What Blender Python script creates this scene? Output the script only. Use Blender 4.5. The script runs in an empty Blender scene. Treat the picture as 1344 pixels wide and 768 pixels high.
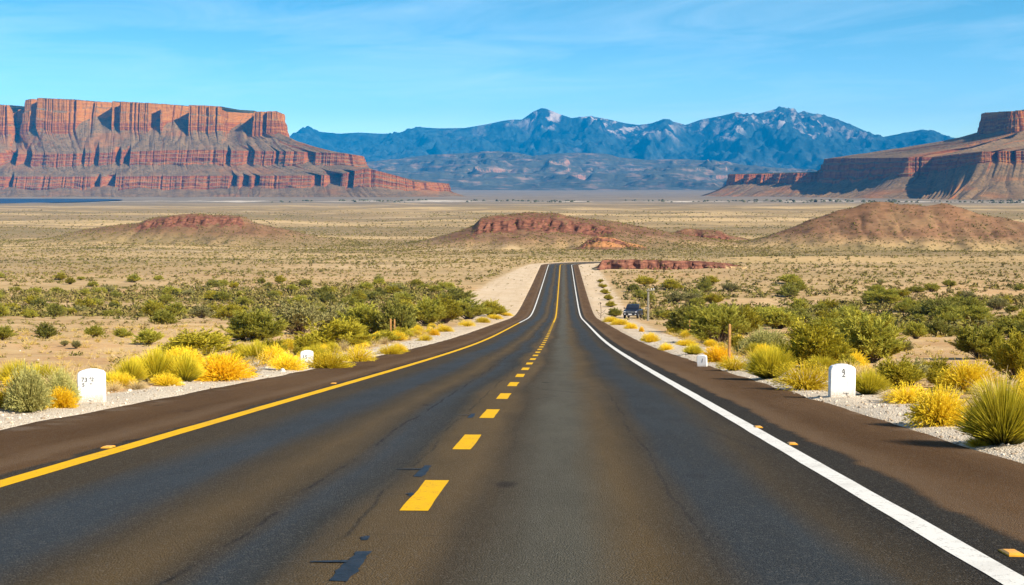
import bpy, math, random
import numpy as np

# ------------------------------------------------------------------ camera, sky, sun, exposure
C = bpy.context.scene
COL = C.collection
F = 1800.0                      # focal length in pixels of a 1344 wide frame
PITCH = math.atan((384 - 235) / F)
YAW = math.atan((740 - 672) / F)
CAM = np.array([1.18, 0.0, 1.45])
cd = bpy.data.cameras.new('camera')
cd.sensor_width = 36.0
cd.lens = 36.0 * F / 1344.0
cd.clip_start = 0.05
cd.clip_end = 60000.0
cam = bpy.data.objects.new('camera', cd)
COL.objects.link(cam)
cam.location = CAM
cam.rotation_euler = (math.pi / 2 - PITCH, 0, YAW)
C.camera = cam

SUN_EL = math.radians(35)
SUN_AZ = math.radians(119)       # clockwise from the road's heading: to the right and a little behind the camera
sdir = np.array([math.sin(SUN_AZ) * math.cos(SUN_EL), math.cos(SUN_AZ) * math.cos(SUN_EL), math.sin(SUN_EL)])
sl = bpy.data.lights.new('sun', 'SUN')
sl.energy = 5.0
sl.angle = math.radians(0.5)
sl.color = (1.0, 0.91, 0.78)
sun = bpy.data.objects.new('sun', sl)
COL.objects.link(sun)
from mathutils import Vector, Matrix
sun.rotation_euler = Vector(sdir).to_track_quat('Z', 'Y').to_euler()
sun.location = (50, -40, 60)

C.view_settings.view_transform = 'Standard'
C.view_settings.look = 'None'
C.view_settings.gamma = 1.0
C.view_settings.use_curve_mapping = False
C.view_settings.exposure = 0.8
C.render.engine = 'CYCLES'
C.cycles.use_denoising = True
C.cycles.max_bounces = 5
C.cycles.diffuse_bounces = 3
C.cycles.transparent_max_bounces = 8
C.cycles.volume_bounces = 0
C.cycles.sample_clamp_indirect = 4.0

w = bpy.data.worlds.new('World')
C.world = w
w.use_nodes = True
nt = w.node_tree
for n in list(nt.nodes):
    nt.nodes.remove(n)

def world_nodes():
    N, L = nt.nodes, nt.links
    out = N.new('ShaderNodeOutputWorld')
    bg = N.new('ShaderNodeBackground')
    bg.inputs['Strength'].default_value = 0.09
    sky = N.new('ShaderNodeTexSky')
    sky.sky_type = 'NISHITA'
    sky.sun_disc = False
    sky.sun_elevation = SUN_EL
    sky.sun_rotation = SUN_AZ
    sky.air_density = 1.0
    sky.dust_density = 0.4
    sky.ozone_density = 1.2
    tc = N.new('ShaderNodeTexCoord')
    sep = N.new('ShaderNodeSeparateXYZ')
    L.new(tc.outputs['Generated'], sep.inputs[0])
    # wispy cirrus, laid out by direction in the sky
    cmb = N.new('ShaderNodeCombineXYZ')
    m1 = N.new('ShaderNodeMath'); m1.operation = 'MULTIPLY'; m1.inputs[1].default_value = 5.0
    m2 = N.new('ShaderNodeMath'); m2.operation = 'MULTIPLY'; m2.inputs[1].default_value = 34.0
    m3 = N.new('ShaderNodeMath'); m3.operation = 'MULTIPLY_ADD'; m3.inputs[1].default_value = -2.2
    L.new(sep.outputs['X'], m1.inputs[0]); L.new(sep.outputs['Z'], m2.inputs[0])
    L.new(sep.outputs['X'], m3.inputs[0]); L.new(m2.outputs[0], m3.inputs[2])
    L.new(m1.outputs[0], cmb.inputs[0]); L.new(m3.outputs[0], cmb.inputs[2])
    L.new(sep.outputs['Y'], cmb.inputs[1])
    nz = N.new('ShaderNodeTexNoise'); nz.inputs['Scale'].default_value = 1.25
    nz.inputs['Detail'].default_value = 9; nz.inputs['Roughness'].default_value = 0.62
    nz.inputs['Distortion'].default_value = 0.7
    L.new(cmb.outputs[0], nz.inputs['Vector'])
    rp = N.new('ShaderNodeValToRGB')
    rp.color_ramp.elements[0].position = 0.44; rp.color_ramp.elements[0].color = (0, 0, 0, 1)
    rp.color_ramp.elements[1].position = 0.80; rp.color_ramp.elements[1].color = (0.26, 0.26, 0.26, 1)
    L.new(nz.outputs['Fac'], rp.inputs[0])
    # the sky as seen higher up: lift the look-up direction so the low sky stays blue
    lift = N.new('ShaderNodeMath'); lift.operation = 'MULTIPLY_ADD'
    lift.inputs[1].default_value = 2.0; lift.inputs[2].default_value = 0.0
    sq = N.new('ShaderNodeMath'); sq.operation = 'MULTIPLY'
    L.new(sep.outputs['Z'], sq.inputs[0]); L.new(sep.outputs['Z'], sq.inputs[1])
    sq2 = N.new('ShaderNodeMath'); sq2.operation = 'MULTIPLY'; sq2.inputs[1].default_value = 7.0
    L.new(sq.outputs[0], sq2.inputs[0]); L.new(sq2.outputs[0], lift.inputs[2])
    L.new(sep.outputs['Z'], lift.inputs[0])
    cmb2 = N.new('ShaderNodeCombineXYZ')
    L.new(sep.outputs['X'], cmb2.inputs[0]); L.new(sep.outputs['Y'], cmb2.inputs[1]); L.new(lift.outputs[0], cmb2.inputs[2])
    nrm = N.new('ShaderNodeVectorMath'); nrm.operation = 'NORMALIZE'
    L.new(cmb2.outputs[0], nrm.inputs[0])
    L.new(nrm.outputs['Vector'], sky.inputs['Vector'])
    mix = N.new('ShaderNodeMix'); mix.data_type = 'RGBA'
    L.new(rp.outputs[0], mix.inputs['Factor'])
    L.new(sky.outputs[0], mix.inputs[6])
    mix.inputs[7].default_value = (8.0, 9.2, 10.0, 1)
    tint = N.new('ShaderNodeMix'); tint.data_type = 'RGBA'; tint.blend_type = 'MULTIPLY'; tint.inputs['Factor'].default_value = 1.0
    L.new(sky.outputs[0], tint.inputs[6]); 
    tm = N.new('ShaderNodeMix'); tm.data_type = 'RGBA'; tf2 = N.new('ShaderNodeMapRange')
    for i_, q_ in enumerate((0.045, 0.14, 0.0, 1.0)): tf2.inputs[i_ + 1].default_value = q_
    L.new(sep.outputs['Z'], tf2.inputs[0]); L.new(tf2.outputs[0], tm.inputs[0])
    tm.inputs[6].default_value = (0.86, 1.12, 1.10, 1); tm.inputs[7].default_value = (0.66, 1.50, 1.52, 1)
    L.new(tm.outputs[2], tint.inputs[7])
    glow = N.new('ShaderNodeMapRange'); glow.interpolation_type = 'SMOOTHSTEP'
    for i_, q_ in enumerate((0.0, 0.13, 1.38, 1.0)): glow.inputs[i_ + 1].default_value = q_
    L.new(sep.outputs['Z'], glow.inputs[0])
    gm = N.new('ShaderNodeVectorMath'); gm.operation = 'SCALE'
    tf = N.new('ShaderNodeMapRange')
    for i_, q_ in enumerate((0.16, 0.45, 1.0, 0.0)): tf.inputs[i_ + 1].default_value = q_
    L.new(sep.outputs['Z'], tf.inputs[0]); L.new(tf.outputs[0], tint.inputs['Factor'])
    L.new(tint.outputs[2], gm.inputs[0]); L.new(glow.outputs[0], gm.inputs['Scale'])
    L.new(gm.outputs['Vector'], mix.inputs[6])
    L.new(mix.outputs[2], bg.inputs['Color'])
    L.new(bg.outputs[0], out.inputs['Surface'])
world_nodes()

# ------------------------------------------------------------------ helpers
R = np.random.default_rng(7)
random.seed(7)

def ray(u, v):
    d = np.array([(u - 672) / F, -(v - 384) / F, -1.0])
    a = math.pi / 2 - PITCH
    d = np.array([d[0], d[1] * math.cos(a) - d[2] * math.sin(a), d[1] * math.sin(a) + d[2] * math.cos(a)])
    c, s = math.cos(YAW), math.sin(YAW)
    return np.array([d[0] * c - d[1] * s, d[0] * s + d[1] * c, d[2]])

def W(u, v, Y):
    d = ray(u, v)
    return CAM + d * (Y / d[1])

def _hash(ix, iy, seed):
    h = (ix.astype(np.int64) * 374761393 + iy.astype(np.int64) * 668265263 + seed * 1442695041) & 0xffffffff
    h = ((h ^ (h >> 13)) * 1274126177) & 0xffffffff
    h = (h ^ (h >> 16)) & 0xffffffff
    return h.astype(np.float64) / 4294967295.0

def noise(x, y, seed=0):
    """gradient noise in about -1..1"""
    x = np.asarray(x, float); y = np.asarray(y, float)
    x, y = np.broadcast_arrays(x, y)
    ix = np.floor(x); iy = np.floor(y)
    fx = x - ix; fy = y - iy
    ux = fx * fx * fx * (fx * (fx * 6 - 15) + 10); uy = fy * fy * fy * (fy * (fy * 6 - 15) + 10)
    def g(i, j):
        a = _hash(ix + i, iy + j, seed) * 2 * math.pi
        return np.cos(a) * (fx - i) + np.sin(a) * (fy - j)
    a = g(0, 0) * (1 - ux) + g(1, 0) * ux
    b = g(0, 1) * (1 - ux) + g(1, 1) * ux
    return (a * (1 - uy) + b * uy) * 1.5

def fbm(x, y, seed=0, octv=4, gain=0.5):
    s = 0; a = 1.0; k = 1.0
    for o in range(octv):
        s = s + a * noise(x * k, y * k, seed + o * 17)
        a *= gain; k *= 2.03
    return s

def sstep(a, b, x):
    t = np.clip((x - a) / (b - a), 0, 1)
    return t * t * (3 - 2 * t)

def tag(o, label=None, cat=None, group=None, kind=None):
    if label: o['label'] = label
    if cat: o['category'] = cat
    if group: o['group'] = group
    if kind: o['kind'] = kind
    return o

def mesh_np(name, verts, faces, mats, smooth=True, uv=None, attrs=None, midx=None):
    """verts (n,3), faces (m,k); uv per vertex (n,2); attrs {name:(n,)}"""
    verts = np.asarray(verts, np.float32); faces = np.asarray(faces, np.int32)
    m, k = faces.shape
    me = bpy.data.meshes.new(name)
    me.vertices.add(len(verts)); me.vertices.foreach_set('co', verts.ravel())
    me.loops.add(m * k); me.loops.foreach_set('vertex_index', faces.ravel())
    me.polygons.add(m)
    me.polygons.foreach_set('loop_start', np.arange(0, m * k, k, dtype=np.int32))
    me.polygons.foreach_set('loop_total', np.full(m, k, np.int32))
    if midx is not None: me.polygons.foreach_set('material_index', np.asarray(midx, np.int32))
    me.polygons.foreach_set('use_smooth', np.full(m, smooth, bool))
    if uv is not None:
        l = me.uv_layers.new(name='UVMap')
        l.data.foreach_set('uv', np.asarray(uv, np.float32)[faces.ravel()].ravel())
    for an, av in (attrs or {}).items():
        at = me.attributes.new(an, 'FLOAT', 'POINT')
        at.data.foreach_set('value', np.asarray(av, np.float32))
    for mt in (mats if isinstance(mats, (list, tuple)) else [mats]): me.materials.append(mt)
    me.update(calc_edges=True)
    return me

def obj(name, me, parent=None, loc=(0, 0, 0), rot=(0, 0, 0), scale=(1, 1, 1)):
    o = bpy.data.objects.new(name, me); COL.objects.link(o)
    o.location = loc; o.rotation_euler = rot; o.scale = scale
    if parent is not None: o.parent = parent
    return o

def grid_faces(nr, nc):
    i = np.arange(nr - 1)[:, None] * nc + np.arange(nc - 1)[None, :]
    return np.stack([i, i + 1, i + nc + 1, i + nc], -1).reshape(-1, 4)

class MB:
    """collects boxes, bars and tubes for one mesh"""
    def __init__(s): s.v = []; s.f = []
    def add(s, vs, fs):
        b = len(s.v); s.v += [tuple(p) for p in vs]; s.f += [tuple(b + i for i in f) for f in fs]; return s
    def loft(s, rings, cap=True):
        n = len(rings[0]); vs = [p for r in rings for p in r]; fs = []
        for k in range(len(rings) - 1):
            for i in range(n):
                j = (i + 1) % n
                fs.append((k * n + i, k * n + j, (k + 1) * n + j, (k + 1) * n + i))
        if cap:
            fs.append(tuple(range(n))[::-1]); fs.append(tuple((len(rings) - 1) * n + i for i in range(n)))
        return s.add(vs, fs)
    def box(s, x0, x1, y0, y1, z0, z1, b=0.0):
        if b <= 0:
            return s.loft([[(x0, y0, z), (x1, y0, z), (x1, y1, z), (x0, y1, z)] for z in (z0, z1)])
        def ring(z, i):
            return [(x0 + b + i, y0 + i, z), (x1 - b - i, y0 + i, z), (x1 - i, y0 + b + i, z), (x1 - i, y1 - b - i, z),
                    (x1 - b - i, y1 - i, z), (x0 + b + i, y1 - i, z), (x0 + i, y1 - b - i, z), (x0 + i, y0 + b + i, z)]
        return s.loft([ring(z0, b), ring(z0 + b, 0), ring(z1 - b, 0), ring(z1, b)])
    def tube(s, pts, rad, n=8):
        pts = [Vector(p) for p in pts]; rings = []
        for i, p in enumerate(pts):
            d = (pts[min(i + 1, len(pts) - 1)] - pts[max(i - 1, 0)]).normalized()
            a = d.orthogonal().normalized() if i == 0 else (pa - d * pa.dot(d)).normalized()
            pa = a; b = d.cross(a)
            r = rad[i] if isinstance(rad, (list, tuple)) else rad
            rings.append([tuple(p + a * (r * math.cos(2 * math.pi * k / n)) + b * (r * math.sin(2 * math.pi * k / n))) for k in range(n)])
        return s.loft(rings)
    def mesh(s, name, mat, smooth=False):
        me = bpy.data.meshes.new(name); me.from_pydata(s.v, [], s.f); me.materials.append(mat)
        me.validate(); me.update()
        if smooth:
            for p in me.polygons: p.use_smooth = True
        return me
    def build(s, name, mat, parent=None, smooth=False, **k):
        return obj(name, s.mesh(name, mat, smooth), parent, **k)

# ------------------------------------------------------------------ material helper
class Mat:
    def __init__(s, name, rough=0.9, spec=0.3):
        s.m = bpy.data.materials.new(name); s.m.use_nodes = True
        s.t = s.m.node_tree; s.N = s.t.nodes; s.L = s.t.links
        s.b = s.N['Principled BSDF']
        s.b.inputs['Roughness'].default_value = rough
        s.b.inputs['Specular IOR Level'].default_value = spec
    def set(s, sock, v):
        if hasattr(v, 'is_output') or isinstance(v, bpy.types.NodeSocket): s.L.new(v, sock)
        elif isinstance(v, (tuple, list)) and len(v) == 3 and sock.type == 'RGBA': sock.default_value = (*v, 1)
        else: sock.default_value = v
    def attr(s, name): n = s.N.new('ShaderNodeAttribute'); n.attribute_name = name; return n.outputs['Fac']
    def uv(s): return s.N.new('ShaderNodeUVMap').outputs[0]
    def pos(s): return s.N.new('ShaderNodeNewGeometry').outputs['Position']
    def nrm(s): return s.N.new('ShaderNodeNewGeometry').outputs['Normal']
    def gen(s): return s.N.new('ShaderNodeTexCoord').outputs['Object']
    def rnd(s): return s.N.new('ShaderNodeObjectInfo').outputs['Random']
    def sep(s, v): n = s.N.new('ShaderNodeSeparateXYZ'); s.L.new(v, n.inputs[0]); return n.outputs
    def comb(s, x, y, z):
        n = s.N.new('ShaderNodeCombineXYZ')
        for i, q in enumerate((x, y, z)): s.set(n.inputs[i], q)
        return n.outputs[0]
    def scale(s, v, k):
        n = s.N.new('ShaderNodeVectorMath'); n.operation = 'MULTIPLY'; s.L.new(v, n.inputs[0])
        n.inputs[1].default_value = k if isinstance(k, tuple) else (k, k, k); return n.outputs[0]
    def math(s, op, a, b=0.0, c=0.0, clamp=False):
        n = s.N.new('ShaderNodeMath'); n.operation = op; n.use_clamp = clamp
        for i, q in enumerate((a, b, c)): s.set(n.inputs[i], q)
        return n.outputs[0]
    def noise(s, v, scale, detail=4, rough=0.55, dist=0.0, col=False):
        n = s.N.new('ShaderNodeTexNoise'); s.L.new(v, n.inputs['Vector'])
        n.inputs['Scale'].default_value = scale; n.inputs['Detail'].default_value = detail
        n.inputs['Roughness'].default_value = rough; n.inputs['Distortion'].default_value = dist
        return n.outputs['Color' if col else 'Fac']
    def voro(s, v, scale, feat='F1'):
        n = s.N.new('ShaderNodeTexVoronoi'); n.feature = feat; s.L.new(v, n.inputs['Vector']); n.inputs['Scale'].default_value = scale
        return n.outputs
    def map(s, v, a, b, c=0.0, d=1.0, smooth=True):
        n = s.N.new('ShaderNodeMapRange'); n.interpolation_type = 'SMOOTHSTEP' if smooth else 'LINEAR'
        s.set(n.inputs[0], v)
        for i, q in enumerate((a, b, c, d)): s.set(n.inputs[i + 1], q)
        return n.outputs[0]
    def mix(s, f, a, b, mode='MIX'):
        n = s.N.new('ShaderNodeMix'); n.data_type = 'RGBA'; n.blend_type = mode
        s.set(n.inputs[0], f); s.set(n.inputs[6], a); s.set(n.inputs[7], b); return n.outputs[2]
    def ramp(s, f, stops):
        n = s.N.new('ShaderNodeValToRGB'); s.set(n.inputs[0], f); e = n.color_ramp.elements
        while len(e) < len(stops): e.new(0.5)
        for k, (p, c) in enumerate(stops): e[k].position = p; e[k].color = (*c, 1)
        return n.outputs[0]
    def col(s, c): s.set(s.b.inputs['Base Color'], c); return s
    def bump(s, h, strength=0.5, dist=0.02):
        n = s.N.new('ShaderNodeBump'); n.inputs['Strength'].default_value = strength; n.inputs['Distance'].default_value = dist
        s.set(n.inputs['Height'], h); s.L.new(n.outputs[0], s.b.inputs['Normal']); return s

M = {}
def simple(name, c, rough=0.6, spec=0.4, metal=0.0, var=0.12, sc=8.0):
    m = Mat(name, rough, spec)
    n = m.noise(m.gen(), sc, 5)
    m.col(m.mix(m.map(n, 0.35, 0.65), tuple(q * (1 - var) for q in c), tuple(min(1, q * (1 + var)) for q in c)))
    m.b.inputs['Metallic'].default_value = metal
    M[name] = m.m
    return m.m

# ------------------------------------------------------------------ terrain shape
_pd = np.arange(-60, 20001, 1.0)
_kd = [-60, 0, 30, 60, 100, 130, 172, 190, 206, 222, 240, 330, 440, 520, 620, 900, 1500, 5000, 6500, 9000, 20001]
_ks = [-.102, -.102, -.104, -.1, -.0885, -.0875, -.089, -.083, -.062, -.041, -.032, -.026, -.027, -.0215, -.0145, -.009, -.0068, -.0068, -.003, -.001, 0]
_ps = np.interp(_pd, _kd, _ks)
_ps = np.convolve(np.pad(_ps, 8, mode='edge'), np.ones(17) / 17, mode='valid')
_pz = np.concatenate([[0], np.cumsum((_ps[1:] + _ps[:-1]) / 2)]); _pz -= np.interp(0, _pd, _pz)
def zprof(y): return np.interp(y, _pd, _pz)

# road centre line
_path = [(0.0, -40.0)]
for q in np.arange(-36, 437, 4.0): _path.append((0.0, q))
a0 = math.radians(0); Rr = 34.0; cx, cy = Rr, 436.0
for a in np.radians(np.arange(4, 81, 4)): _path.append((cx - Rr * math.cos(a), cy + Rr * math.sin(a)))
px_, py_ = _path[-1]; hd = math.radians(80)
for k in range(60):
    hd -= math.radians(0 if k < 48 else 1.2)
    px_ += 6 * math.sin(hd); py_ += 6 * math.cos(hd); _path.append((px_, py_))
PATH = np.array(_path)
PS = np.concatenate([[0], np.cumsum(np.hypot(*np.diff(PATH, axis=0).T))]) - 40.0   # s = y on the straight

def road_lat(x, y):
    """signed distance to the centre line (right positive) and distance along it"""
    x = np.asarray(x, float); y = np.asarray(y, float)
    x, y = np.broadcast_arrays(x, y)
    lat = x.copy(); lon = np.clip(y, -40, 436.0); best = np.where(y <= 436, np.abs(x), 1e9)
    sel = np.where((y > 300) & (y < 900) & (np.abs(x) < 600))
    if sel[0].size:
        xs, ys = x[sel], y[sel]; b = best[sel]; la = lat[sel]; lo = lon[sel]
        for i in range(len(PATH) - 1):
            if PATH[i + 1, 1] < 430: continue
            p, q = PATH[i], PATH[i + 1]; d = q - p; L = np.hypot(*d)
            t = np.clip(((xs - p[0]) * d[0] + (ys - p[1]) * d[1]) / L ** 2, 0, 1)
            dx = xs - p[0] - t * d[0]; dy = ys - p[1] - t * d[1]; dd = np.hypot(dx, dy)
            sg = np.sign(dx * d[1] - dy * d[0])
            mk = dd < b; b = np.where(mk, dd, b); la = np.where(mk, dd * np.where(sg == 0, 1, sg), la); lo = np.where(mk, PS[i] + t * L, lo)
        best[sel] = b; lat[sel] = la; lon[sel] = lo
    far = best > 1e8
    lat = np.where(far, np.where(np.abs(x) < 60, 60.0, x), lat)
    return lat, lon

def verge_edge(lat, lon):
    """outer edge of the pale verge"""
    left = lat < 0
    bank = sstep(150, 215, lon) * (1 - sstep(425, 470, lon))
    wl = np.interp(lon, [0, 30, 60, 110, 170, 215, 260, 330, 420, 470], [7.3, 7.4, 7.9, 8.6, 10.5, 16.5, 18.5, 17, 12, 8])
    wr = np.interp(lon, [0, 30, 60, 110, 170, 215, 260, 330, 420, 470], [7.6, 7.7, 8.3, 9.3, 10.5, 11.6, 12, 12, 11.5, 12])
    return np.where(left, wl, wr)

ROAD_L, ROAD_R = 6.05, 5.8
DARK_STRIP = W(-20, 267, 3150)

def base_z(x, y, full=False):
    lat, lon = road_lat(x, y)
    al = np.abs(lat)
    z = zprof(y)
    y = np.asarray(y, float); x = np.asarray(x, float)
    away = sstep(7.5, 26, al)
    dist = np.hypot(x, y)
    z = z + away * (0.35 * fbm(x / 19, y / 19, 3, 3) + np.clip(dist / 500, 0.05, 2.5) * 0.9 * fbm(x / 120, y / 120, 9, 2))
    z = z + away * 0.10 * fbm(x / 3.1, y / 3.1, 21, 3) * np.clip(1.6 - dist / 250, 0, 1)
    edge = np.where(lat < 0, ROAD_L, ROAD_R)
    on = 1 - sstep(-0.25, 0.12, al - edge)
    verge = sstep(-0.05, 0.5, al - edge) * (1 - sstep(1.2, 4.0, al - edge))
    z = z - 0.07 * on + 0.05 * verge * (0.6 + 0.9 * noise(lon / 2.3, lat / 1.2, 5))
    near = np.clip(1.4 - dist / 120, 0, 1)
    z = z + near * sstep(0.1, 0.5, al - edge) * 0.02 * fbm(x / 0.5, y / 0.5, 31, 2)
    ry = 466 + 0.17 * (x - 40)
    z = z + 2.1 * np.exp(-((y - ry + 9) / 8.0) ** 2) * sstep(36, 58, x) * (1 - sstep(330, 420, x))
    lk = np.exp(-(((x - DARK_STRIP[0]) / 330) ** 4 + ((y - DARK_STRIP[1]) / 420) ** 4))
    z = z * (1 - lk) + (DARK_STRIP_Z - 3.0) * lk
    return (z, lat, lon) if full else z
DARK_STRIP_Z = float(zprof(DARK_STRIP[1])) - 0.5

# hills: crest outlines in the picture, stood up at their own distance with depth
HILLS = [
    dict(D=655, wf=84, wb=95, cap=2.9, red=0.75, seed=11, name='hill',
         crest=[(430, 333), (490, 327), (545, 319), (590, 308), (622, 297), (632, 287), (655, 283), (690, 281), (730, 283), (770, 288), (800, 291), (835, 298), (880, 306), (920, 313), (970, 319), (1010, 323)], caps=(628, 800)),
    dict(D=700, wf=58, wb=60, cap=2.4, red=0.55, seed=23, name='hill',
         crest=[(-60, 323), (20, 319), (70, 312), (110, 302), (150, 295), (188, 291), (198, 286), (230, 284), (290, 282), (318, 282), (330, 290), (360, 299), (400, 309), (450, 317), (500, 321)], caps=(192, 326)),
    dict(D=640, wf=48, wb=75, cap=0.0, red=0.6, seed=37, name='hill',
         crest=[(930, 327), (985, 318), (1030, 303), (1060, 291), (1095, 281), (1130, 272), (1165, 268), (1200, 270), (1232, 272), (1262, 281), (1290, 285), (1320, 290), (1350, 296), (1400, 306), (1470, 318), (1540, 326)], caps=(0, 0)),
    dict(D=602, wf=20, wb=18, cap=0.9, red=1.7, seed=41, name='hill',
         crest=[(700, 332), (740, 329), (762, 323), (772, 314), (785, 310), (805, 311), (822, 318), (850, 323), (880, 326), (930, 331)], caps=(764, 824)),
    dict(D=735, wf=22, wb=22, cap=4.6, red=0.9, seed=53, name='hill',
         crest=[(860, 319), (876, 312), (884, 305), (900, 301), (925, 302), (945, 303), (957, 309), (985, 314), (1010, 319)], caps=(882, 955)),
    dict(D=402, wf=6.5, wb=9, cap=1.7, red=0.85, seed=67, name='rock_ledge',
         crest=[(772, 361), (784, 355), (790, 349.5), (830, 348), (870, 348.5), (915, 350), (950, 353), (975, 357), (1000, 361)], caps=(784, 958)),
]
for h in HILLS:
    pts = np.array([W(u, v, h['D']) for u, v in h['crest']])
    h['cx'] = pts[:, 0]; h['cz'] = pts[:, 2]
    if h['name'] == 'rock_ledge': h['cz'] = zprof(h['D']) + np.array([-.3, 1.0, 2.7, 2.9, 2.7, 2.5, 2.0, 1.0, -.3])
    h['c0'], h['c1'] = W(h['caps'][0], 300, h['D'])[0], W(h['caps'][1], 300, h['D'])[0]

def hill_h(h, x, y, bz):
    """height of the hill above the base ground, and a 0..1 bare rock value"""
    y0 = h['D'] + (6 if h['cap'] > 3 else 3) * noise(x / (0.5 * h['wf']), 0 * x, h['seed'])
    cr = np.interp(x, h['cx'], h['cz'], left=-999, right=-999)
    top = (cr - bz) * (1 + ((0.16 if h['cap'] == 0 else .09) * fbm(x / 30, y / 26, h['seed'] + 31, 3) if h['D'] > 500 else 0))
    t = np.where(y < y0, (y0 - y) / h['wf'], (y - y0) / h['wb'])
    t = t * (1 + 0.22 * fbm(x / (0.45 * h['wf']), y / (0.45 * h['wf']), h['seed'] + 3, 3))
    g = np.clip(1 - t, 0, 1); g = g ** 1.25
    flat = np.clip(g * 1.12, 0, 1)
    hh = np.clip(top, -0.6, None) * flat
    gul = np.abs(noise(x / (h['wf'] * 0.16) + 0.35 * noise(y / 15, x / 15, 4), y / (h['wf'] * 0.9), h['seed'] + 7))
    hh = hh - 0.11 * np.clip(top, 0, 30) * (1 - gul) ** 2 * flat * (1 - flat) * 4 * 0.45
    rock = np.zeros_like(hh)
    if h['cap'] > 0:
        inside = sstep(h['c0'] - 3, h['c0'] + 2, x) * (1 - sstep(h['c1'] - 4, h['c1'] + 4, x))
        e = top - hh + 0.55 * h['cap'] * fbm(x / (h['cap'] * 1.3), y / (h['cap'] * 1.5), h['seed'] + 11, 3)
        lim = h['cap'] * 0.95
        drop = h['cap'] * (0.7 + 0.3 * noise(x / (3 * h['cap']), 0 * x, h['seed'] + 13))
        s1 = sstep(lim * 0.72, lim * 0.86, e); s2 = sstep(lim * 1.02, lim * 1.2, e)
        fade = np.clip(hh / (0.5 * h['cap']), 0, 1)
        hh = hh - inside * np.minimum(drop * 0.45 * s1 + drop * 0.55 * s2, np.clip(hh, 0, None)) * fade
        rock = inside * sstep(lim * 0.25, lim * 0.7, e) * (1 - sstep(lim * 1.15, lim * 1.9, e))
        rock = np.maximum(rock, 0.25 * inside * (e < lim))
        if h['name'] == 'rock_ledge': rock = np.maximum(rock, sstep(.3, .8, hh) * np.clip(.75 + .6 * noise(x / 2.5, y / 2.0, 5), 0, 1))
    return hh, rock

def ground_z(x, y):
    x = np.asarray(x, float); y = np.asarray(y, float)
    z = base_z(x, y); out = z.copy() if hasattr(z, 'copy') else z
    for h in HILLS:
        mk = (x > h['cx'][0]) & (x < h['cx'][-1]) & (y > h['D'] - h['wf'] * 1.6) & (y < h['D'] + h['wb'] * 1.6)
        if np.any(mk):
            hh, _ = hill_h(h, x, y, z)
            out = np.where(mk, np.maximum(out, z + hh), out)
    return out

def pix(u, v):
    """the ground point seen at pixel (u, v)"""
    d = ray(u, v); ts = np.concatenate([np.arange(6, 400, 0.25), np.arange(400, 4000, 5)])
    P = CAM[None] + d[None] * ts[:, None]
    g = zprof(P[:, 1])
    k = int(np.argmax(P[:, 2] < g)); p = P[k]
    return float(p[0]), float(p[1])

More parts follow.
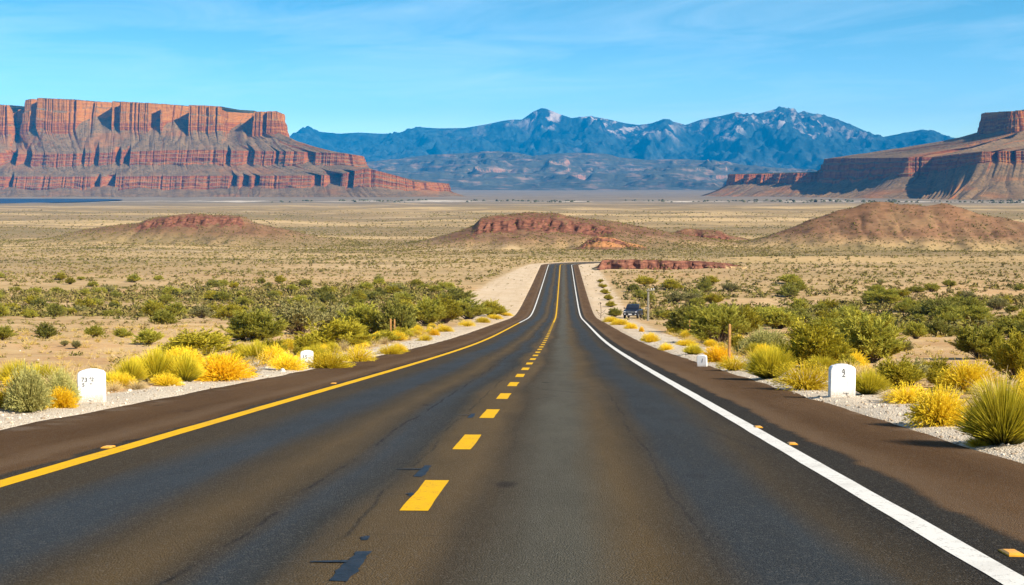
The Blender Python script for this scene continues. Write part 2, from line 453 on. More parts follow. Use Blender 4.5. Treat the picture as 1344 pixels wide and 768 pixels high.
# ------------------------------------------------------------------ materials of the setting
def ground_material():
    m = Mat('desert_ground', 0.95, 0.15)
    P = m.pos(); x, y, z = m.sep(P)
    lat = m.attr('lat'); vg = m.attr('verge'); red = m.attr('red'); far = m.attr('far'); rock = m.attr('rock')
    big = m.noise(P, 0.035, 5, 0.6)
    mid = m.noise(P, 0.35, 6, 0.62)
    fine = m.noise(P, 6.0, 6, 0.7)
    vfine = m.noise(P, 32.0, 3, 0.6)
    sand = m.mix(m.map(big, 0.35, 0.65), (0.46, 0.260, 0.108), (0.52, 0.340, 0.165))
    sand = m.mix(m.map(mid, 0.38, 0.66, 0, 0.75), sand, (0.56, 0.395, 0.195))
    sand = m.mix(m.map(mid, 0.30, 0.46, 0.55, 0), sand, (0.30, 0.17, 0.085))
    sand = m.mix(m.map(fine, 0.32, 0.5, 0.5, 0), sand, (0.22, 0.14, 0.075))
    sand = m.mix(m.map(vfine, 0.56, 0.75, 0, 0.5), sand, (0.62, 0.48, 0.31))
    # dry grass cover thickening away from the road
    gr = m.noise(m.scale(P, (0.018, 0.05, 0.05)), 1.0, 6, 0.66)
    olive = m.mix(m.map(mid, 0.35, 0.65), (0.31, 0.205, 0.082), (0.43, 0.30, 0.135))
    cover = m.math('MULTIPLY', m.map(gr, 0.40, 0.60), m.map(far, 0.10, 0.40, 0.12, 0.85))
    sand = m.mix(cover, sand, olive)
    # far flats: straw streaks between scrub, greyer towards the mesas
    st = m.noise(m.scale(P, (0.0011, 0.0062, 0.0)), 1.0, 7, 0.62, 0.4)
    straw = m.mix(m.map(st, 0.46, 0.62), (0.285, 0.195, 0.092), (0.55, 0.375, 0.175))
    scr = m.voro(m.scale(P, (1, 1, 0.0)), 0.19)
    dots = m.map(scr[0], 0.16, 0.34, 0.8, 0)
    dn = m.noise(P, 0.02, 4)
    straw = m.mix(m.math('MULTIPLY', dots, m.map(dn, 0.36, 0.58)), straw, (0.085, 0.08, 0.04))
    pt = m.noise(m.scale(P, (0.0045, 0.014, 0.0)), 1.0, 6, 0.62, 0.6)
    straw = m.mix(m.map(pt, 0.50, 0.64, 0, 0.5), straw, (0.165, 0.135, 0.055))
    straw = m.mix(m.map(pt, 0.42, 0.30, 0, 0.6), straw, (0.60, 0.44, 0.25))
    farm = m.map(far, 0.42, 0.52)
    g1 = m.mix(farm, sand, straw)
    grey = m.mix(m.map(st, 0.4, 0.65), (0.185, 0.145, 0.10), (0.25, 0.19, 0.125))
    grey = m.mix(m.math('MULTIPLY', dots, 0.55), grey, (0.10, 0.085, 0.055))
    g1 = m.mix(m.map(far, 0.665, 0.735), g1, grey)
    # pale dry river bed with its thin sand bars
    rv = m.math('ADD', y, m.map(m.noise(m.scale(P, (0.0016, 0.0, 0.0)), 1.0, 4), 0.3, 0.7, -160, 160, False))
    riv = m.math('MULTIPLY', m.map(rv, 2850, 2950), m.map(rv, 3230, 3130))
    riv = m.math('MULTIPLY', riv, m.map(m.noise(m.scale(P, (0.006, 0.02, 0.0)), 1.0, 5), 0.46, 0.6))
    g1 = m.mix(riv, g1, (0.62, 0.53, 0.42))
    # red hills
    rs = m.noise(m.scale(P, (0.5, 0.5, 2.4)), 0.35, 6, 0.62)
    redc = m.mix(m.map(rs, 0.36, 0.64), (0.125, 0.062, 0.034), (0.215, 0.105, 0.056))
    redc = m.mix(m.map(fine, 0.35, 0.5, 0.4, 0), redc, (0.14, 0.075, 0.045))
    rn = m.map(m.noise(P, 0.07, 5, 0.6), 0.34, 0.62)
    g1 = m.mix(m.math('MULTIPLY', m.map(red, 0.05, 0.7, 0, 1.0), m.map(rn, 0, 1, 0.8, 1.0)), g1, redc)
    g1 = m.mix(m.map(red, 1.0, 1.4), g1, m.mix(m.map(rs, .35, .65), (0.36, 0.155, 0.055), (0.46, 0.215, 0.085)))
    rk = m.noise(m.scale(P, (0.5, 0.5, 3.5)), 0.6, 7, 0.7)
    rc = m.ramp(rk, [(0.30, (0.038, 0.018, 0.015)), (0.47, (0.155, 0.060, 0.038)), (0.60, (0.26, 0.108, 0.062)), (0.75, (0.33, 0.165, 0.095))])
    g1 = m.mix(m.map(rock, 0.15, 0.55), g1, rc)
    # gravel verge: white grit close by, pale sand in the cuttings
    vn = m.noise(P, 1.1, 5, 0.65)
    vmask = m.map(m.math('ADD', vg, m.map(vn, 0.2, 0.8, -0.28, 0.28, False)), 0.86, 1.0, 1, 0)
    pv = m.voro(P, 38.0)
    pv2 = m.voro(P, 80.0)
    grit = m.mix(m.map(m.sep(pv[1])[0], 0, 1), (0.56, 0.465, 0.335), (0.78, 0.68, 0.53))
    grit = m.mix(m.map(pv[0], 0.35, 0.75, 0, 0.75), grit, (0.36, 0.285, 0.19))
    grit = m.mix(m.math('MULTIPLY', m.map(m.sep(pv2[1])[1], 0.6, 1.0), 0.5), grit, (0.74, 0.69, 0.61))
    psand = m.mix(m.map(mid, 0.35, 0.65), (0.57, 0.42, 0.26), (0.64, 0.50, 0.34))
    psand = m.mix(m.map(fine, 0.3, 0.48, 0.35, 0), psand, (0.34, 0.23, 0.13))
    rill = m.noise(m.comb(m.math('MULTIPLY', lat, 0.9), m.math('MULTIPLY', y, 0.03), 0.0), 1.0, 5, 0.65)
    psand = m.mix(m.map(rill, 0.30, 0.48, 0.5, 0), psand, (0.44, 0.30, 0.17))
    vc = m.mix(m.map(m.sep(P)[1], 70, 150), grit, psand)
    g1 = m.mix(m.math('MULTIPLY', vmask, 0.94), g1, vc)
    m.col(g1)
    near = m.map(y, 20, 160, 1, 0)
    hgt = m.math('ADD', m.math('MULTIPLY', fine, 0.6), m.math('MULTIPLY', m.math('MULTIPLY', pv[0], vmask), -0.7))
    hgt = m.math('ADD', hgt, m.math('MULTIPLY', mid, 1.6))
    m.bump(hgt, 0.7, 0.05)
    return m.m
M['ground'] = ground_material()

def asphalt_material():
    m = Mat('asphalt', 0.9, 0.05)
    U = m.uv(); P = m.pos(); lx, ly, _ = m.sep(U)
    strk = m.noise(m.comb(lx, m.math('MULTIPLY', ly, 0.035), 0.0), 2.2, 5, 0.6)
    wob = m.math('ADD', lx, m.map(m.noise(m.comb(m.math('MULTIPLY', lx, 0.3), m.math('MULTIPLY', ly, 0.06), 3.0), 1.0, 3), 0.2, 0.8, -0.28, 0.28, False))
    wob = m.math('ADD', wob, m.map(strk, 0.25, 0.75, -0.10, 0.10, False))
    f = m.map(wob, -6.5, 6.5, 0, 1, False)
    blue = (0.046, 0.056, 0.066); dark = (0.032, 0.027, 0.021); brn = (0.122, 0.082, 0.038); mid = (0.070, 0.052, 0.031); gry = (0.110, 0.101, 0.075); tan = (0.135, 0.090, 0.042)
    q = lambda X: (X + 6.5) / 13
    lane = m.ramp(f, [(q(-4.2), dark), (q(-3.5), mid), (q(-3.0), mid), (q(-2.55), blue), (q(-2.1), blue), (q(-1.75), mid), (q(-1.35), brn),
                      (q(-1.05), mid), (q(-0.78), blue), (q(-0.45), (0.044, 0.043, 0.038)), (q(-0.18), brn), (q(0.25), tan), (q(0.5), mid), (q(0.95), gry), (q(1.25), gry), (q(1.7), brn),
                      (q(2.05), mid), (q(2.4), (0.042, 0.049, 0.055)), (q(2.85), (0.045, 0.052, 0.057)), (q(3.2), mid), (q(3.6), dark), (q(4.3), dark)])
    bl = m.noise(m.comb(lx, m.math('MULTIPLY', ly, 0.22), 0.0), 1.3, 6, 0.65)
    lane = m.mix(m.map(bl, 0.36, 0.66, 0, 0.22), lane, (0.034, 0.033, 0.031))
    bl2 = m.noise(m.comb(lx, m.math('MULTIPLY', ly, 0.1), 7.0), 0.55, 5, 0.6)
    lane = m.mix(m.map(bl2, 0.45, 0.75, 0, 0.25), lane, (0.085, 0.07, 0.052))
    # construction seams: a dark wandering joint in the left lane and one by the centre line
    sw = m.map(m.noise(m.comb(0.0, m.math('MULTIPLY', ly, 0.25), 5.0), 1.0, 5, 0.6), 0.2, 0.8, -0.12, 0.12, False)
    def seam(at, wd, k):
        a = m.math('ABSOLUTE', m.math('SUBTRACT', m.math('ADD', lx, sw), at))
        return m.math('MULTIPLY', m.map(a, 0, wd, k, 0), m.map(m.noise(m.comb(lx, ly, at), 0.7, 5, 0.7), 0.40, 0.55))
    lane = m.mix(seam(-0.97, 0.035, 0.75), lane, (0.016, 0.016, 0.017))
    lane = m.mix(seam(-0.30, 0.03, 0.6), lane, (0.02, 0.019, 0.018))
    lane = m.mix(seam(2.08, 0.03, 0.45), lane, (0.018, 0.018, 0.019))
    # cross cracks
    cr = m.voro(m.comb(m.math('MULTIPLY', lx, 0.22), m.math('MULTIPLY', ly, 0.8), 0.0), 0.55, 'DISTANCE_TO_EDGE')
    lane = m.mix(m.math('MULTIPLY', m.map(cr[0], 0.0, 0.006, 0.5, 0), m.map(bl2, 0.5, 0.62)), lane, (0.02, 0.019, 0.018))
    # brown chip sealed shoulders
    sh = m.mix(m.map(m.noise(m.comb(lx, m.math('MULTIPLY', ly, 0.12), 2.0), 0.9, 5, 0.6), 0.35, 0.65), (0.100, 0.053, 0.022), (0.138, 0.077, 0.035))
    wl = m.map(m.noise(m.comb(0.0, ly, 1.0), 0.6, 5, 0.65), 0.2, 0.8, -0.14, 0.14, False)
    ax = m.math('ADD', m.math('ABSOLUTE', lx), wl)
    shm = m.math('MAXIMUM', m.math('MULTIPLY', m.map(ax, 4.10, 4.24), m.math('GREATER_THAN', lx, 0.0)), m.math('MULTIPLY', m.map(ax, 3.88, 3.98), m.math('LESS_THAN', lx, 0.0)))
    dust = m.math('MULTIPLY', m.map(ax, 4.05, 4.28), m.map(ax, 4.75, 4.3))
    sh = m.mix(m.math('MULTIPLY', dust, 0.55), sh, (0.18, 0.115, 0.065))
    edged = m.map(m.math('ADD', ax, 0.0), 5.35, 6.0)
    sh = m.mix(m.math('MULTIPLY', edged, m.map(m.noise(P, 1.5, 5), 0.45, 0.7, 0, 0.35)), sh, (0.3, 0.24, 0.18))
    c = m.mix(shm, lane, sh)
    # stone chips
    ch = m.voro(P, 75.0); sp = m.map(m.sep(ch[1])[0], 0.72, 1.0, 0, 0.30)
    fn = m.noise(P, 150.0, 3, 0.7)
    c = m.mix(m.map(fn, 0.3, 0.7, 0, 1), m.mix(0.34, c, (0, 0, 0)), c)
    c = m.mix(sp, c, (0.20, 0.18, 0.15))
    od = m.voro(m.comb(m.math('MULTIPLY', lx, 1.0), m.math('MULTIPLY', ly, 0.45), 0.0), 1.1)
    c = m.mix(m.math('MULTIPLY', m.map(od[0], 0.05, 0.16, 0.6, 0), m.map(m.sep(od[1])[0], 0.62, 0.7)), c, (0.016, 0.015, 0.015))
    m.col(c)
    m.set(m.b.inputs['Roughness'], m.mix(shm, m.mix(m.map(bl, 0.35, 0.65), (0.8,) * 3, (0.9,) * 3), (0.95,) * 3))
    hh = m.math('ADD', m.math('MULTIPLY', m.noise(P, 90.0, 4, 0.7), 1.0), m.math('MULTIPLY', ch[0], -1.0))
    m.bump(hh, 0.8, 0.014)
    return m.m
M['asphalt'] = asphalt_material()

def paint(name, c, wear=0.5):
    m = Mat(name, 0.8, 0.12)
    P = m.pos()
    n = m.noise(P, 11.0, 6, 0.75); n2 = m.noise(P, 70.0, 4, 0.7)
    k = m.math('MULTIPLY', m.map(n, 0.46, 0.66, 0, wear), m.map(n2, 0.42, 0.6))
    cc = m.mix(m.map(n, 0.3, 0.7), tuple(q * 0.88 for q in c), c)
    cc = m.mix(m.map(m.noise(P, 1.3, 5), 0.5, 0.8, 0, 0.25), cc, (0.16, 0.12, 0.08))
    m.col(m.mix(k, cc, (0.07, 0.06, 0.05)))
    m.bump(n2, 0.35, 0.006)
    M[name] = m.m
paint('yellow_paint', (0.74, 0.41, 0.001), 0.65)
paint('white_paint', (0.72, 0.70, 0.64), 0.75)
m = Mat('shadow_navy', 0.55, 0.3); m.col(m.mix(m.map(m.noise(m.pos(), 9.0, 5), 0.35, 0.65), (0.006, 0.009, 0.014), (0.016, 0.021, 0.030))); m.bump(m.noise(m.pos(), 40.0, 4), 0.6, 0.01); M['shadow_navy'] = m.m  # navy tone that paints the shadow-like marks on the road

def rock_material(name, hi=(0.46, 0.150, 0.022), redd=(0.25, 0.052, 0.014), pale=(0.52, 0.235, 0.055), talus=(0.215, 0.133, 0.062), scale=0.028):
    m = Mat(name, 0.95, 0.1)
    P = m.pos(); x, y, z = m.sep(P)
    nz = m.sep(m.nrm())[2]
    wz = m.math('ADD', z, m.map(m.noise(m.scale(P, (0.004, 0.004, 0.012)), 1.0, 4), 0.2, 0.8, -9, 9, False))
    st = m.math('ADD', m.math('MULTIPLY', m.noise(m.comb(0.0, 0.0, wz), scale * 2.2, 4, 0.62), 0.80), m.math('MULTIPLY', m.noise(m.scale(P, (0.012, 0.012, 0.05)), 1.0, 6, 0.65), 0.20))
    band = m.ramp(st, [(0.33, redd), (0.44, hi), (0.50, tuple(q * 0.78 for q in redd)), (0.56, pale), (0.62, redd), (0.70, hi)])
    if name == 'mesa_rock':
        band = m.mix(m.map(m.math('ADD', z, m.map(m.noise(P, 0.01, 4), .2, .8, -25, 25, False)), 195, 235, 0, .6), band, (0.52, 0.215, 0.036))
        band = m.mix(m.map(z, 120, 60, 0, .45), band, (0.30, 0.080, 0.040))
    streak = m.noise(m.scale(P, (0.06, 0.06, 0.006)), 1.0, 6, 0.68)
    band = m.mix(m.map(streak, 0.42, 0.66, 0, 0.55), band, tuple(q * 1.12 for q in hi))
    band = m.mix(m.map(streak, 0.30, 0.47, 0.75, 0), band, tuple(q * 0.40 for q in redd))
    tb = m.noise(m.scale(P, (0.02, 0.02, 0.05)), 1.0, 6, 0.65)
    tc = m.mix(m.map(tb, 0.35, 0.65), tuple(q * 0.82 for q in talus), tuple(q * 1.2 for q in talus))
    sp = m.voro(P, 0.09); tc = m.mix(m.map(sp[0], 0.2, 0.45, 0.7, 0), tc, (0.075, 0.068, 0.038))
    rd = m.noise(m.scale(P, (0.006, 0.006, 0.03)), 1.0, 5)
    tc = m.mix(m.map(rd, 0.5, 0.68, 0, 0.55), tc, tuple(0.5 * (a + b) for a, b in zip(redd, pale)))
    nn = m.math('ADD', nz, m.map(m.noise(P, 0.05, 5, 0.7), 0.2, 0.8, -0.12, 0.12, False))
    c = m.mix(m.map(nn, 0.46, 0.66), band, tc)
    c = m.mix(m.map(m.math('ADD', m.attr('plateau'), m.map(m.noise(P, 0.08, 4), .2, .8, -.25, .25, False)), .55, .8), c, (0.075, 0.072, 0.035))
    m.col(c)
    m.bump(m.math('ADD', m.noise(m.scale(P, (0.12, 0.12, 0.25)), 1.0, 8, 0.75), m.math('MULTIPLY', st, 0.6)), 1.0, 6.0)
    M[name] = m.m
rock_material('mesa_rock')
rock_material('foothill_rock', hi=(0.40, 0.20, 0.12), redd=(0.28, 0.13, 0.085), pale=(0.46, 0.31, 0.21), talus=(0.075, 0.075, 0.055), scale=0.02)

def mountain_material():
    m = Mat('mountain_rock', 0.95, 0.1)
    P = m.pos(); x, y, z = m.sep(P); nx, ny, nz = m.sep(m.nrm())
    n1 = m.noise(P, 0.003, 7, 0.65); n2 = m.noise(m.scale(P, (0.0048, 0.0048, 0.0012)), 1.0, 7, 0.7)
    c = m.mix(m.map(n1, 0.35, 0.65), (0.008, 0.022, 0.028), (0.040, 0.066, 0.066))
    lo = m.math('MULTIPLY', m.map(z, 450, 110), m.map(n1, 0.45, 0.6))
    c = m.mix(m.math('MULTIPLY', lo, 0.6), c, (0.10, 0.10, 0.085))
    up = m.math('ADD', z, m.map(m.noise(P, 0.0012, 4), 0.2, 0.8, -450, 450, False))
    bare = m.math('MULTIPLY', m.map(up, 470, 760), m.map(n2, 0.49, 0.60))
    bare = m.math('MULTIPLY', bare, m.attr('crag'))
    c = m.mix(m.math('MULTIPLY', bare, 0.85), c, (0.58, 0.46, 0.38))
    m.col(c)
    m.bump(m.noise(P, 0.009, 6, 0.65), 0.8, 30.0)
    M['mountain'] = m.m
mountain_material()

# ------------------------------------------------------------------ ground sheet
def build_ground():
    ys = [-28.0]
    while ys[-1] < 21500:
        y = ys[-1]
        st = max(0.3, 0.0105 * (y + 24)) if y < 700 else 0.02 * y
        ys.append(y + st)
    ys = np.array(ys)
    nc = 461; t = np.linspace(-1, 1, nc)
    tt = 0.30 * t + 0.70 * t ** 3
    hw = 42 + 0.66 * np.clip(ys, 0, None)
    X = tt[None, :] * hw[:, None]; Y = np.repeat(ys[:, None], nc, 1)
    Z, lat, lon = base_z(X, Y, True)
    al = np.abs(lat)
    vedge = verge_edge(lat, lon)
    re = np.where(lat < 0, ROAD_L, ROAD_R)
    vg = np.where(lon > 545, 3.0, (al - re) / np.maximum(vedge - re, 0.5))
    dist = np.hypot(X, Y)
    far = np.log10(np.clip(dist, 10, None) / 10) / 3.4      # 0 at 10 m, 0.5 at 500 m, 0.73 at 3 km
    V = np.stack([X, Y, Z], -1).reshape(-1, 3)
    z0 = np.zeros(V.shape[0])
    me = mesh_np('ground', V, grid_faces(len(ys), nc), M['ground'], True,
                 attrs=dict(lat=lat.ravel(), verge=np.clip(vg, -1, 4).ravel(), far=far.ravel(), red=z0, rock=z0))
    tag(obj('ground', me), 'sandy desert floor spreading from the road to the foot of the mesas', 'ground', kind='structure')
build_ground()

def build_hill(h):
    big = h['D'] > 500
    nx = int((h['cx'][-1] - h['cx'][0]) / (0.55 if h['wf'] > 30 else 0.28 if big else 0.12))
    ny = int((h['wf'] + h['wb']) * 1.5 / (0.75 if h['wf'] > 30 else 0.35 if big else 0.12))
    x = np.linspace(h['cx'][0], h['cx'][-1], nx); y = np.linspace(h['D'] - h['wf'] * 1.55, h['D'] + h['wb'] * 1.5, ny)
    X, Y = np.meshgrid(x, y)
    bz, lat, lon = base_z(X, Y, True)
    hh, rock = hill_h(h, X, Y, bz)
    ex = np.minimum(sstep(0, 8, X - x[0]), sstep(0, 8, x[-1] - X)) if big else 1.0
    Z = bz + hh - np.where(hh < 0.25, 0.35, 0.0)
    red = np.clip(hh / (6.5 if h['wf'] > 30 else 2.5), 0, 1) ** .8 * h['red']
    V = np.stack([X, Y, Z], -1).reshape(-1, 3); n = len(V)
    far = np.log10(np.hypot(X, Y) / 10) / 3.4
    me = mesh_np(h['name'], V, grid_faces(ny, nx), M['ground'], True,
                 attrs=dict(lat=np.full(n, 60.), verge=np.full(n, 3.), far=far.ravel(), red=red.ravel(), rock=rock.ravel()))
    return obj(h['name'], me)
HL = ['low reddish hill with a crumbling red rock rim behind the end of the road',
      'broad low hill with a thin red rock cap in front of the left mesa',
      'rounded brown hill without a rock cap below the right mesa',
      'small bright orange mound at the foot of the red rimmed hill',
      'small red rock butte with a dark notch between the two larger hills',
      'long low ledge of dark red rock right of the far road bend']
for h, l in zip(HILLS, HL):
    o = build_hill(h); tag(o, l, 'hill' if h['name'] == 'hill' else 'rock ledge', kind='structure')

# flat dark blue sheet far out on the left
m = Mat('dark_strip_blue', 0.5, 0.25); m.col((0.010, 0.040, 0.095)); m.bump(m.noise(m.pos(), 0.4, 4), 0.15, 0.2)
th = np.linspace(0, 2 * math.pi, 73)[:-1]
rr = 1 + 0.12 * noise(np.cos(th) * 1.7, np.sin(th) * 1.7, 77)
V = np.stack([DARK_STRIP[0] + 300 * rr * np.cos(th), DARK_STRIP[1] + 390 * rr * np.sin(th), np.full(72, DARK_STRIP_Z)], -1)
me = bpy.data.meshes.new('dark_strip'); me.from_pydata([tuple(p) for p in V], [], [tuple(range(72))]); me.materials.append(m.m)
tag(obj('dark_strip', me), 'dark blue flat sliver on the plain below the left mesa', 'dark_strip', kind='structure')

# ------------------------------------------------------------------ road and its markings
def path_at(s):
    s = np.asarray(s, float)
    x = np.interp(s, PS, PATH[:, 0]); y = np.interp(s, PS, PATH[:, 1])
    e = 1.5
    dx = np.interp(s + e, PS, PATH[:, 0]) - np.interp(s - e, PS, PATH[:, 0]); dy = np.interp(s + e, PS, PATH[:, 1]) - np.interp(s - e, PS, PATH[:, 1])
    l = np.hypot(dx, dy); return x, y, dx / l, dy / l

def strip(lats, ss, lift, wob=None):
    x, y, dx, dy = path_at(ss)
    La = np.repeat(np.asarray(lats, float)[None], len(ss), 0)
    if wob is not None: La = La + wob
    X = x[:, None] + La * dy[:, None]; Y = y[:, None] - La * dx[:, None]
    Z = zprof(Y) + lift
    return np.stack([X, Y, Z], -1).reshape(-1, 3), np.stack([La, np.repeat(ss[:, None], La.shape[1], 1)], -1).reshape(-1, 2)

ss = np.concatenate([np.arange(-27, 60, 0.5), np.arange(60, 420, 1.5), np.arange(420, PS[-1] - 5, 1.0)])
lats = np.concatenate([[-6.35, -6.05], np.linspace(-5.7, 5.5, 29), [5.8, 6.1]])
wob = np.zeros((len(ss), len(lats)))
wl = 0.09 * fbm(ss / 2.2, 0 * ss, 3, 3); wr = 0.09 * fbm(ss / 2.2, 0 * ss + 9, 4, 3)
wob[:, 0] = wob[:, 1] = wl; wob[:, -1] = wob[:, -2] = wr
V, UV = strip(lats, ss, 0.0, wob)
V = V.reshape(len(ss), len(lats), 3); V[:, 0, 2] -= 0.16; V[:, -1, 2] -= 0.16
road = obj('road', mesh_np('road', V.reshape(-1, 3), grid_faces(len(ss), len(lats)), M['asphalt'], True, uv=UV))
tag(road, 'two lane blacktop road running downhill with brown shoulders', 'road', kind='structure')

def line(name, lat, wd, s0, s1, mat, step=0.75, lift=0.004):
    s = np.concatenate([[s0], np.arange(s0 + step, s1 - 0.01, step), [s1]])
    wv = 0.008 * fbm(s / 1.3, 0 * s, int(abs(lat) * 7), 3)
    w2 = 0.010 * noise(s / 0.9, 0 * s, 3)
    wb = np.stack([wv - w2, wv + w2], 1)
    V, UV = strip([lat - wd / 2, lat + wd / 2], s, lift, wb)
    o = obj(name, mesh_np(name, V, grid_faces(len(s), 2), mat, True, uv=UV), road)
    o['kind'] = 'structure'; return o
line('edge_line', -3.68, 0.22, -26, 150, M['yellow_paint'])['label'] = 'solid yellow line along the left shoulder'
line('edge_line', -3.68, 0.20, 150, 520, M['white_paint'])['label'] = 'far white line along the left shoulder'
line('edge_line', 3.68, 0.20, -26, 520, M['white_paint'])['label'] = 'solid white line along the right shoulder'
line('centre_line', 0.06, 0.20, 152, 520, M['yellow_paint'])['label'] = 'solid yellow centre line on the far slope'
s = 11.05 - 4.85 * 3
while s < 150:
    line('centre_dash', 0.06, 0.21, s - 0.97, s + 0.97, M['yellow_paint'], 0.3)
    s += 4.85

def shadow_mark(u, v, ln, wd, arm):  # shadow-like mark: shade laid on the asphalt as a flat dark shape
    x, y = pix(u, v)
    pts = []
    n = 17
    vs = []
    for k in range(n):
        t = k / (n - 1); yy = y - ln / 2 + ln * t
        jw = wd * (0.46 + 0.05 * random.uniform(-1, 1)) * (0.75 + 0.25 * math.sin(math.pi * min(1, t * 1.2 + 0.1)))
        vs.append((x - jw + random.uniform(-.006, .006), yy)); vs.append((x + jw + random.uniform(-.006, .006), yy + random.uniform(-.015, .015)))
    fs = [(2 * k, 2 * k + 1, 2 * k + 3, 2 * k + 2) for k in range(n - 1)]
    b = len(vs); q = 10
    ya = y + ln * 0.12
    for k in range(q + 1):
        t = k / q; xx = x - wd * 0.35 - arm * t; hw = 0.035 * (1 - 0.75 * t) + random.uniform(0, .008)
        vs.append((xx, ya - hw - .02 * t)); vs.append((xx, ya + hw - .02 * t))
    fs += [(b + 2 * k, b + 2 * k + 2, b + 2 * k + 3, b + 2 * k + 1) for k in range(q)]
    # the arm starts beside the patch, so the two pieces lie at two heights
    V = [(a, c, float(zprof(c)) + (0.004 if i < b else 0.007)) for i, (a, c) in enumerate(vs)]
    me = bpy.data.meshes.new('shadow_mark'); me.from_pydata(V, [], fs); me.materials.append(M['shadow_navy']); me.update()
    o = obj('shadow_mark', me, road); o['kind'] = 'structure'
shadow_mark(462, 748, 0.95, 0.13, 0.22); shadow_mark(556, 622, 0.95, 0.10, 0.24); shadow_mark(619, 547, 0.9, 0.09, 0.2)
shadow_mark(480, 713, 0.16, 0.05, 0.02); shadow_mark(540, 652, 0.2, 0.05, 0.03)

